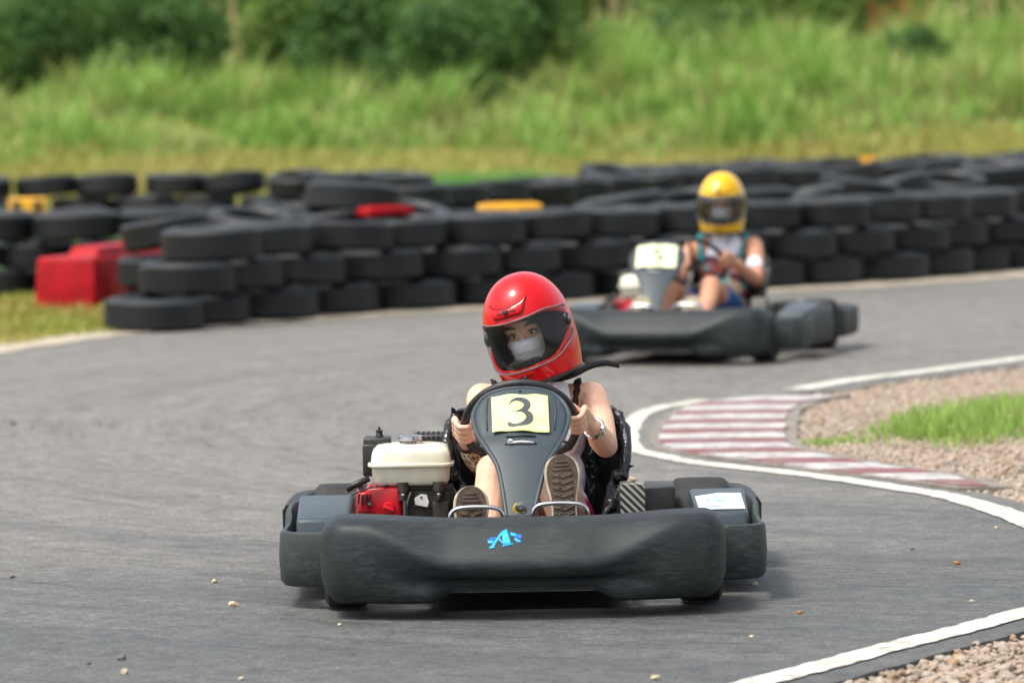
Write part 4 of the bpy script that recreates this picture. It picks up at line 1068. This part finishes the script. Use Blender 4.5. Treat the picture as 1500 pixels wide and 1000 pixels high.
def face(parent, hm, mat, mask=True):
    """head inside the helmet; hm = matrix of the head; returns the head mesh"""
    mb = MB()
    mb.ell((0, -.002, .012), (.076, .096, .108)); mb.ell((0, -.030, -.045), (.058, .062, .075))
    mb.ell((0, -.092, -.030), (.013, .020, .026)); mb.ell((0, -.100, -.045), (.017, .014, .012))           # nose
    for s in (-1, 1):
        mb.ell((s*.034, -.074, .012), (.030, .018, .012)); mb.ell((s*.046, -.066, -.035), (.022, .02, .022))   # brow, cheek
        mb.ell((s*.078, .01, -.012), (.008, .018, .03)); mb.ell((s*.012, -.088, -.072), (.016, .012, .007))
    capsule(mb, (0, .01, -.06), (0, .03, -.16), .05, .052)
    h = fuse(mb, 'head', mat, parent, .004, 4); h.matrix_local = hm
    def part(name, m_, mt): o = m_.build(name, mt, h, 180); return o
    for s in (-1, 1):
        e = MB(); e.ell((s*.032, -.080, -.008), (.0130, .010, .0062)); part('eye', e, 'eye')
        e = MB(); e.ell((s*.030, -.0885, -.0075), (.0052, .003, .0054)); part('iris', e, 'iris')
        l = MB(); l.tube([(s*.013, -.088, -.008), (s*.022, -.0925, .0005), (s*.034, -.0925, .002), (s*.048, -.085, -.004)], [.001, .0022, .0026, .0015], 6); part('eyelash', l, 'hair')
        l = MB(); l.tube([(s*.014, -.093, .014), (s*.028, -.0955, .021), (s*.042, -.090, .0215), (s*.055, -.080, .014)], [.002, .0034, .003, .0014], 6); part('eyebrow', l, 'hair')
    hr = MB(); hr.ell((0, .008, .040), (.082, .098, .088)); hair = fuse(hr, 'hair', 'hair', h, .006, 2, cut=lambda co: co.y < -.045 and co.z < .072)
    if mask:
        mk = MB(); V = []
        for j in range(11):
            z = -.020-.080*j/10
            for i in range(23):
                a = R(-72+144*i/22); bl = .010*math.cos(a)*math.sin(math.pi*min(1, j/8)); rx = .078-.012*j/10; ry = .104+bl+(.010*math.sin(math.pi*min(1, (j+1)/7)))*math.exp(-(a/.5)**2)
                sag = .012*(1-math.cos(a))*(1 if j < 5 else -1)
                V.append((rx*math.sin(a)*1.04, -ry*math.cos(a)*.985-.004+.0022*math.sin(j*2.3)+.002*mnoise.noise((a*4, j*.5, 1)), z-sag*.6))
        mk.add(V, [(j*23+i, j*23+i+1, (j+1)*23+i+1, (j+1)*23+i) for j in range(10) for i in range(22)])
        mo = part('face_mask', mk, 'mask'); sm = mo.modifiers.new('t', 'SOLIDIFY'); sm.thickness = .0015
    return h
def helmet(loc, rot, label, paint_, vis, strap, size=1.0):
    root = empty('helmet', loc); root.rotation_euler = rot; root.scale = (.985*size, size, 1.05*size); tag(root, label, 'helmet', 'full face helmets')
    A, BF, BB = .137, .165, .168
    def surf(th, z, k=1.0, grow=0.0):
        # th 0 = front (-y)
        zt = z
        if z >= -.03: s_ = (1-min(1, ((z+.03)/.188))**2.25)**(1/2.15)
        else:
            t = (-.03-z)/.135; fr = max(0, math.cos(th)); s_ = 1-(.13+.13*fr**2 - .04*max(0, -math.cos(th)))*t**2
        sx, cy = math.sin(th), math.cos(th); b = BF if cy > 0 else BB
        e = 2.15; rr_ = (abs(sx)**e+abs(cy)**e)**(-1/e)
        chin = .012*max(0, cy)**6*sst(-.05, -.10, z)
        return Vector((sx*rr_*A*s_*k, -(cy*rr_*b*s_*k)-chin, zt*k)) * (1+grow)
    def port(th, z, m=0.0):
        """>0 inside the eye port"""
        a = abs(th)/(R(88)+m*6); zc = -.040+.030*a*a; hh = (.069+m)*(1-.42*sst(.45, 1.0, a))
        return 1-(abs((z-zc)/hh)**3+a**5)
    nt, nz_ = 96, 74
    zs = [-.165+.321*(1-math.cos(math.pi*j/nz_))/2 if 0 else -.165+ (.1575+.165)*(math.sin(math.pi/2*j/nz_))**1.0 for j in range(nz_+1)]
    ths = [-math.pi+2*math.pi*i/nt for i in range(nt)]
    def shell(name, mat, k, pf, parent_, solid):
        V = [surf(t, z, k) for z in zs for t in ths]; F = []
        for j in range(nz_):
            for i in range(nt):
                i2 = (i+1) % nt; tm = (ths[i]+math.pi/nt); zm = (zs[j]+zs[j+1])/2
                if pf(tm, zm): continue
                F.append((j*nt+i, j*nt+i2, (j+1)*nt+i2, (j+1)*nt+i))
        F.append(tuple(nz_*nt+i for i in range(nt)))
        mb = MB(); mb.add(V, F); me = mb.mesh(name, mat, 60, fix=False)
        bm = bmesh.new(); bm.from_mesh(me)
        bmesh.ops.delete(bm, geom=[v for v in bm.verts if not v.link_faces], context='VERTS')
        # relax the staircase round the port
        bd = [v for v in bm.verts if v.is_boundary]
        for _ in range(6):
            new = {}
            for v in bd:
                nb_ = [e.other_vert(v) for e in v.link_edges if e.is_boundary]
                if len(nb_) == 2 and v.co.z > -.155*k: new[v] = v.co*.4+(nb_[0].co+nb_[1].co)*.3
            for v, c in new.items(): v.co = c
        bm.to_mesh(me); bm.free()
        o = obj(name, me, parent_); sm = o.modifiers.new('t', 'SOLIDIFY'); sm.thickness = solid; sm.offset = -1; return o
    sh = shell('shell', paint_, 1.0, lambda t, z: port(t, z) > 0, root, .008)
    shell('liner', 'liner', .93, lambda t, z: (abs(t)/R(42))**4+(abs((z+.040)/.068))**4 < 1, root, .012)
    # visor
    n_t, n_z = 48, 14; V = []
    for j in range(n_z+1):
        q = -1+2*j/n_z
        for i in range(n_t+1):
            th = R(-92)+R(184)*i/n_t; a = abs(th)/R(92); zc = -.040+.030*a*a; hh = .0735*(1-.36*sst(.45, 1.0, a))*(1-.25*sst(.93, 1.0, a)*abs(q))
            V.append(surf(th, zc+q*hh, 1.0, .018))
    mb = MB(); mb.add(V, [(j*(n_t+1)+i, j*(n_t+1)+i+1, (j+1)*(n_t+1)+i+1, (j+1)*(n_t+1)+i) for j in range(n_z) for i in range(n_t)])
    vz = obj('visor', mb.mesh('visor', vis, 180), root)
    for j in (0, n_z):
        e = MB(); e.tube(V[j*(n_t+1):(j+1)*(n_t+1)], .0022, 6); e.build('visor_rim', 'grey_trim' , vz, 180)
    for s in (-1, 1):
        th = s*R(84); p = surf(th, -.012, 1.0, .024); e = MB(); d = p.normalized()
        e.lathe([(0, .007), (.013, .007), (.017, .004), (.019, 0), (.019, -.008)], 20); me = e.mesh('visor_pivot', 'black_trim', 40)
        o = obj('visor_pivot', me, vz); o.location = p; o.rotation_euler = Vector((s, -.1, .06)).to_track_quat('Z', 'Y').to_euler()
        r2 = MB(); r2.lathe([(.007, .0095), (.009, .008), (.009, .006)], 14); o2 = obj('pivot_ring', r2.mesh('pivot_ring', 'grey_trim', 40), vz); o2.location = p; o2.rotation_euler = o.rotation_euler
    # lower trim
    tr = MB(); tr.tube([surf(t, -.163, 1.0, 0) for t in ths], .0065, 8, True); tr.build('neck_trim', 'black_trim', root, 180)
    # brow vent: a raised swept piece with a dark slider
    def strip(rows, lift, mat, name, par):
        V = []
        m_ = len(rows[0])
        for r_ in rows:
            for (th, z, l) in r_:
                p = surf(R(th), z); V.append(p*(1+(lift*l)/p.length))
        mb = MB(); mb.add(V, [(j*m_+i, j*m_+i+1, (j+1)*m_+i+1, (j+1)*m_+i) for j in range(len(rows)-1) for i in range(m_-1)]); return mb.build(name, mat, par, 50)
    rows = []; nq = 8
    lo_ = lambda au: .048+.042*sst(.55, 1, au)
    hi_ = lambda au: .074+.020*au**2
    for q in range(nq+1):
        v = q/nq; row = []
        for k in range(33):
            u = -1+2*k/32; au = abs(u)
            edge_ = q in (0, nq) or k in (0, 32)
            row.append((35*u, lo_(au)+(hi_(au)-lo_(au))*v, -.3 if edge_ else (.55+.45*math.sin(math.pi*v))*(1-.35*au)))
        rows.append(row)
    bv = strip(rows, .010, paint_, 'brow_vent', root)
    g_ = MB(); us = [-1+2*k/32 for k in range(33)]
    def gp(u, z): p = surf(R(35*u), z); return p*(1+.001/p.length)
    g_.tube([gp(u, lo_(abs(u))-.001) for u in us]+[gp(u, hi_(abs(u))+.001) for u in us[::-1]], .0013, 6, True); g_.build('vent_groove', 'helmet_groove' if paint_ == 'helmet_red' else paint_, bv, 180)
    for u0, u1 in ((-14, -5), (5, 14)):
        strip([[(u, .070, 1), ] + [(u0+(u1-u0)*i/5, .070, 1) for i in range(1, 6)] if False else [(u0+(u1-u0)*i/5, zz, 1) for i in range(6)] for zz in (.0585, .0625)], .0096, 'hole', 'vent_slot', bv)
    p = surf(0, .061); sl = MB(); sl.box(p*(1+.012/p.length), (.016, .012, .014), (R(-25), 0, 0)); sl.build('vent_slider', 'black_trim', bv, 30, .003)
    cv = strip([[(-13+26*i/8, zz, l) for i in range(9)] for zz, l in ((-.138, -.2), (-.134, .9), (-.126, 1), (-.122, -.2))], .005, paint_, 'chin_vent', root)
    for u0, u1 in ((-11, -4), (4, 11)): strip([[(u0+(u1-u0)*i/4, zz, 1) for i in range(5)] for zz in (-.131, -.128)], .0068, 'hole', 'vent_slot', cv)
    p = surf(0, -.130); sl = MB(); sl.box(p*(1+.010/p.length), (.013, .012, .012)); sl.build('vent_slider', 'black_trim', cv, 30, .003)
    # breath guard seen through the visor
    bg = MB(); V = []
    for j in range(5):
        for i in range(15):
            th = R(-26+52*i/14); z = -.118+.034*j/4*(math.cos(th*2.2))**.5; V.append(surf(th, z, .955)+Vector((0, .012*j/4, 0)))
    bg.add(V, [(j*15+i, j*15+i+1, (j+1)*15+i+1, (j+1)*15+i) for j in range(4) for i in range(14)]); bo = bg.build('breath_guard', 'black_trim', root, 60)
    sm = bo.modifiers.new('t', 'SOLIDIFY'); sm.thickness = .004
    if strap:
        P = catmull([(.02, -.03, -.165), (.07, -.06, -.172), (.12, -.05, -.172), (.165, -.02, -.166), (.205, .01, -.172), (.240, .03, -.192)], 6); V = []
        for i, q in enumerate(P):
            w_ = .0115*(1-.35*(i/len(P))); V += [q+Vector((0, .003, w_)), q-Vector((0, .003, w_))]
        mb = MB(); mb.add(V, [(2*i, 2*i+1, 2*i+3, 2*i+2) for i in range(len(P)-1)]); s_ = mb.build('chin_strap', 'strap', root, 60); sm = s_.modifiers.new('t', 'SOLIDIFY'); sm.thickness = .003
    return root
def shoe(parent, toe, heel, mat='shoe_canvas', sole='sole_brown', rim='sole_cream'):
    """upright foot pressed on a pedal: sole faces -y, toe up"""
    toe = Vector(toe); heel = Vector(heel); ax = (toe-heel); L = ax.length; ax.normalize(); side = Vector((1, 0, 0)); side = (side-ax*side.dot(ax)).normalized(); nn = ax.cross(side).normalized()
    if nn.y > 0: nn = -nn                                   # out of the sole, towards the camera
    prof = [(0, .030), (.04, .036), (.15, .039), (.35, .037), (.5, .041), (.66, .050), (.78, .0525), (.88, .047), (.95, .034), (.99, .016), (1.0, 0)]
    def outline(k, d): 
        O = catmull([(a, w, 0) for a, w in prof], 3)
        Lf = [heel+ax*(p.x*L)*1.0-side*(p.y*k)+nn*d for p in O]; Rt = [heel+ax*(p.x*L)+side*(p.y*k)+nn*d for p in O]
        return Lf + Rt[-2::-1]
    mb = MB(); mb.loft([outline(.97, -.004), outline(1.0, 0), outline(1.0, .018), outline(.95, .022)]); s_ = mb.build('shoe', rim, parent, 40)
    tr = MB(); tr.loft([outline(.86, .020), outline(.86, .0245)]); t_ = tr.build('sole', sole, s_, 30)
    def lug(u0, v0, u1, v1, w=.0028):
        b = MB(); a_ = heel+ax*(u0*L)+side*v0+nn*.0245; c_ = heel+ax*(u1*L)+side*v1+nn*.0245; b.tube([a_, c_], w, 5); return b
    allb = MB()
    for k in range(9):
        u = .12+k*.075
        for s in (-1, 1):
            q = lug(u, 0, u+.05, s*.031); allb.add(q.v, q.f); q = lug(u+.045, s*.006, u+.01, s*.030, .002); allb.add(q.v, q.f)
    for k in range(3):
        q = lug(.82+k*.045, -.028+k*.006, .82+k*.045, .028-k*.006); allb.add(q.v, q.f)
    allb.build('tread', sole, t_, 180)
    up = MB(); secs = []
    for k in range(9):
        t = k/8; d = -.006-.085*t; kk = .95-.30*t
        O = outline(kk, d); secs.append([p - ax*(max(0, (p-heel).dot(ax)-L*(1-.62*t**.8))*.85 if t > 0 else 0) for p in O])
    up.loft(secs); up.build('upper', mat, s_, 60)
def driver(name, T, label, opt):
    (loc, rz) = T
    root = empty(name, loc, rz); tag(root, label, 'person', 'drivers seated in the karts')
    o = opt; sk = o['skin']
    mb = MB()
    pel, chest, neck = Vector(o['pel']), Vector(o['chest']), Vector(o['neck'])
    torso = MB()
    for m_, g in ((mb, 0), (torso, .006)):
        m_.ell(pel+Vector((0, 0, .03)), (.155+g, .11+g, .11+g)); m_.ell(pel.lerp(chest, .5), (.140+g, .092+g, .13+g)); m_.ell(chest, (.138+g, .095+g, .13+g))
        for s in (-1, 1): m_.ell(chest+Vector((s*.062, -.062, -.01)), (.055+g, .045+g, .052+g))
    mb.ell(chest.lerp(neck, .62), (.13, .07, .06))
    capsule(mb, neck-Vector((0, 0, .05)), Vector(o['head'])-Vector((0, 0, .12)), .055, .048)
    wr = {}
    for s in (-1, 1):
        sh, el = Vector(o['sh'][s]), Vector(o['el'][s])
        capsule(mb, neck+Vector((s*.03, .01, -.015)), sh, .045, .048)
        w = grip_hand(mb, o['grip'][s], el, s); wr[s] = w
        chain(mb, [sh, sh.lerp(el, .5)+Vector((s*.006, 0, 0)), el, el.lerp(w, .3), w], [.050, .044, .037, .041, .026])
        hip = pel+Vector((s*.085, -.03, .0)); kn, an = Vector(o['kn'][s]), Vector(o['an'][s])
        chain(mb, [hip, hip.lerp(kn, .5), kn], [.085, .072, .054]); 
        chain(mb, [kn, kn.lerp(an, .35)+Vector((0, .018, 0)), an], [.052, .052, .034])
        mb.ell(kn+Vector((0, -.012, .008)), (.046, .046, .046))
    body = fuse(mb, 'body', sk, root, .0038, 4)
    # clothes
    low, high = pel.z+.02, chest.z+.092
    top = fuse(torso, 'top', o['top'], root, .006, 4, cut=lambda co: co.z < low or co.z > high+.035*abs(co.x-chest.x)/.1 - (.02 if co.y < chest.y else -.03))
    sh_ = MB(); sh_.ell(pel+Vector((0, 0, .02)), (.163, .118, .108))
    for s in (-1, 1):
        hip = pel+Vector((s*.085, -.03, 0)); kn = Vector(o['kn'][s]); chain(sh_, [hip, hip.lerp(kn, o['shorts_len'])], [.094, .082])
    fuse(sh_, 'shorts', o['shorts'], root, .006, 4)
    for s in (-1, 1):
        a = chest+Vector((s*.104, -.090, .085)); b_ = neck+Vector((s*.118, .0, .038)); c_ = chest+Vector((s*.09, .095, .05))
        st = MB(); P = catmull([a-Vector((0, 0, .03)), a.lerp(b_, .55)+Vector((s*.01, -.028, .012)), b_+Vector((s*.012, -.008, .006)), b_.lerp(c_, .5)+Vector((0, .04, .008)), c_], 6)
        st.tube(P, [.0125+.003*math.sin(i*2.3) for i in range(len(P))], 8, flat=.45); st.build('shoulder_strap', o['strap'], root, 180)
    # neck cloth
    nc = MB(); c0 = neck+Vector((0, -.012, 0)); hd = Vector(o['head'])
    ring = []
    for j, (zz, k) in enumerate(((-.05, 1.75), (-.015, 1.35), (.02, 1.02), (.05, .98), (.075, .98))):
        ring.append([c0.lerp(hd, zz/.25)+Vector((math.cos(t)*.064*k, math.sin(t)*.060*k-.004, zz*.4+.006*math.sin(t*5+j)*(1 if j < 2 else .4))) for t in [2*math.pi*i/30 for i in range(30)]])
    nc.loft(ring, True, False); n_ = nc.build('neck_cloth', 'white_cloth', root, 180); sm = n_.modifiers.new('t', 'SOLIDIFY'); sm.thickness = .004
    fp_ = [(.055, -.072, .055), (.098, -.060, .040), (.108, -.075, -.01), (.088, -.095, -.055), (.055, -.105, -.075), (.045, -.10, -.02)]
    cl_ = MB(); cl_.prism([neck+Vector(q)*1.0 for q in fp_], (0, .004, .001)); cl_.build('cloth_end', 'white_cloth', n_, 40, .0015)
    for s in (-1, 1): shoe(root, o['toe'][s], o['heel'][s], o.get('shoe', 'shoe_canvas'), o.get('sole', 'sole_brown'))
    hm = Matrix.Translation(hd) @ Euler(o['hrot']).to_matrix().to_4x4() @ Matrix.Translation((0, .018, -.012))
    face(root, hm, sk, o['mask'])
    if o.get('watch'):
        w = wr[1]; e = Vector(o['el'][1]); d = (e-w).normalized(); c = w+d*.02
        a = d.cross(Vector((0, -1, .3))).normalized(); b_ = d.cross(a).normalized()
        band = MB(); band.tube([c+a*(.030*math.cos(t))+b_*(.029*math.sin(t)) for t in [2*math.pi*i/24 for i in range(24)]], .0065, 8, True); wt = band.build('watch', 'chrome', root, 40)
        f_dir = Vector((.45, -.85, .2)).normalized(); f_dir = (f_dir-d*f_dir.dot(d)).normalized()
        dl = MB(); dl.lathe([(0, .006), (.012, .006), (.0155, .003), (.0155, -.004)], 20); do = obj('watch_dial', dl.mesh('watch_dial', 'chrome', 40), wt); do.location = c+f_dir*.031; do.rotation_euler = f_dir.to_track_quat('Z', 'Y').to_euler()
        # leopard scarf wrapped round the other forearm
        w = wr[-1]; e = Vector(o['el'][-1]); sc_ = MB(); P = [w.lerp(e, q) for q in (.12, .25, .4, .55, .7, .84)]
        sc_.tube(P, [.031, .040, .046, .050, .052, .046], 16); lo = sc_.build('arm_scarf', 'leopard', root, 180)
        for q in (.10, .86):
            hm_ = MB(); c = w.lerp(e, q); d = (e-w).normalized(); a = d.cross(Vector((0, 0, 1))).normalized(); b_ = d.cross(a); r_ = .033 if q < .5 else .047
            hm_.tube([c+a*(r_*math.cos(t))+b_*(r_*math.sin(t)) for t in [2*math.pi*i/24 for i in range(24)]], .0055, 6, True); hm_.build('scarf_hem', 'black_lace', lo, 180)
    if o.get('armband'):
        s = 1; sh, el = Vector(o['sh'][s]), Vector(o['el'][s]); c = sh.lerp(el, .58); d = (el-sh).normalized(); a = d.cross(Vector((0, 0, 1))).normalized(); b_ = d.cross(a)
        ab = MB(); ab.tube([c-d*.035, c-d*.02, c+d*.02, c+d*.035], [.046, .0475, .0465, .045], 18); ab.build('arm_pad', 'white_cloth', root, 180)
    return root
H1, R1 = Vector((.028, 1.31, .766)), (R(7), R(-15), R(-20))
driver('person', K1, 'person in white top and face mask gripping the wheel of kart 3',
       dict(skin='skin', top='white_cloth', shorts='pink', strap='black_lace', mask=True, watch=True, shorts_len=.2,
            pel=(SX, 1.28, .165), chest=(.058, 1.335, .415), neck=(.050, 1.335, .545), head=H1, hrot=R1,
            sh={-1: (-.118, 1.345, .535), 1: (.222, 1.345, .535)}, el={-1: (-.105, 1.16, .345), 1: (.262, 1.18, .395)}, grip={-1: R(184), 1: R(6)},
            kn={-1: (-.085, .84, .352), 1: (.088, .86, .345)}, an={-1: (-.112, .52, .15), 1: (.112, .56, .225)},
            toe={-1: (-.150, .445, .345), 1: (.116, .470, .430)}, heel={-1: (-.150, .425, .09), 1: (.126, .435, .180)}))
def world_of(T, p): return Vector(T[0]) + Matrix.Rotation(T[1], 3, 'Z') @ Vector(p)
helmet(world_of(K1, H1), R1, 'glossy red full face helmet with clear visor and loose black strap', 'helmet_red', 'visor', True)
H2, R2 = Vector((.052, 1.36, .800)), (R(3), R(1), R(8))
driver('person', K2, 'person in teal strapped patterned top driving the rear kart',
       dict(skin='skin2', top='print', shorts='denim', strap='teal', mask=True, armband=True, shorts_len=.62,  # white mask added behind this visor only to make it look paler
            pel=(SX, 1.32, .165), chest=(.052, 1.41, .42), neck=(.052, 1.41, .57), head=H2, hrot=R2,
            sh={-1: (-.112, 1.40, .555), 1: (.216, 1.40, .555)}, el={-1: (-.15, 1.17, .385), 1: (.275, 1.22, .375)}, grip={-1: R(165), 1: R(10)},
            kn={-1: (-.10, .86, .34), 1: (.11, .88, .365)}, an={-1: (-.125, .54, .15), 1: (.125, .56, .16)},
            toe={-1: (-.150, .445, .335), 1: (.125, .445, .335)}, heel={-1: (-.150, .425, .09), 1: (.126, .425, .09)}, shoe='white_cloth', sole='sole_cream'))
r2 = Euler(R2).to_matrix(); r2w = (Matrix.Rotation(K2[1], 3, 'Z') @ r2).to_euler()
helmet(world_of(K2, H2), r2w, 'glossy yellow full face helmet with hazy grey visor', 'helmet_yellow', 'visor2', False, .955)

# ================================================================== LOOSE STONES ON THE ASPHALT
def pebble(x, y, r_, mat, label):
    bm = bmesh.new(); bmesh.ops.create_icosphere(bm, subdivisions=2, radius=1)
    sd_ = random.random()*50
    for v in bm.verts: v.co *= 1+.35*mnoise.noise(v.co*1.3+Vector((sd_, 0, 0))); v.co = Vector((v.co.x*r_*1.3, v.co.y*r_, v.co.z*r_*.75))
    me = bpy.data.meshes.new('pebble'); bm.to_mesh(me); bm.free(); me.materials.append(M[mat])
    o = obj('pebble', me); o.location = (x, y, r_*.5); o.rotation_euler = (0, 0, random.random()*6)
    tag(o, label, 'stone', 'loose stones on the track')
for x, y, r_, k, lab in [(-.931, 14.668, .009, 0, 'small pale stone on the asphalt beside the front wheel of kart 3'), (-.834, 14.01, .013, 0, 'larger pale stone on the asphalt beside the front wheel of kart 3'),
                    (-1.034, 12.505, .011, 0, 'pale stone next to a dark stone on bare asphalt'), (-.502, 13.487, .0065, 0, 'tiny pale stone just ahead of the front bumper of kart 3'),
                    (1.375, 14.825, .009, 1, 'rusty brown stone on the asphalt between the two white line bends'), (.81, 13.59, .007, 1, 'small rusty brown stone ahead of the side pod of kart 3'),
                    (.719, 14.33, .010, 0, 'pale stone lying right beside the side pod of kart 3'), (.644, 13.05, .006, 0, 'tiny pale stone between kart 3 and the white line'),
                    (1.321, 13.80, .006, 0, 'tiny pale stone close to the white line at the corner exit'), (.353, 12.194, .010, 0, 'pale stone beside the lower end of the white line'),
                    (-2.234, 21.304, .012, 2, 'grey stone alone far up the open asphalt'), (-1.579, 14.908, .008, 2, 'small grey stone on bare asphalt level with kart 3'),
                    (-1.066, 12.795, .012, 2, 'dark grey stone just behind a pale stone on bare asphalt'), (-1.148, 12.719, .006, 2, 'tiny grey stone near the dark and pale stone pair'),
                    (-.719, 12.338, .007, 0, 'small pale stone alone ahead of kart 3'), (1.607, 15.908, .007, 0, 'small pale stone beside the white line near the kerb end'), (1.273, 15.277, .006, 2, 'tiny grey stone between kart 3 and the kerb end')]:
    pebble(x, y, r_, ('pebble', 'pebble_brown', 'pebble_dark')[k], lab)
p = world_of(K1, (.338, 1.04, .303)); pebble(p.x, p.y, .011, 'pebble', 'small pale stone resting on the chequer plate bracket'); bpy.data.objects[-1] if 0 else None
[o for o in bpy.data.objects if o.get('label', '').startswith('small pale stone resting')][0].location.z = p.z
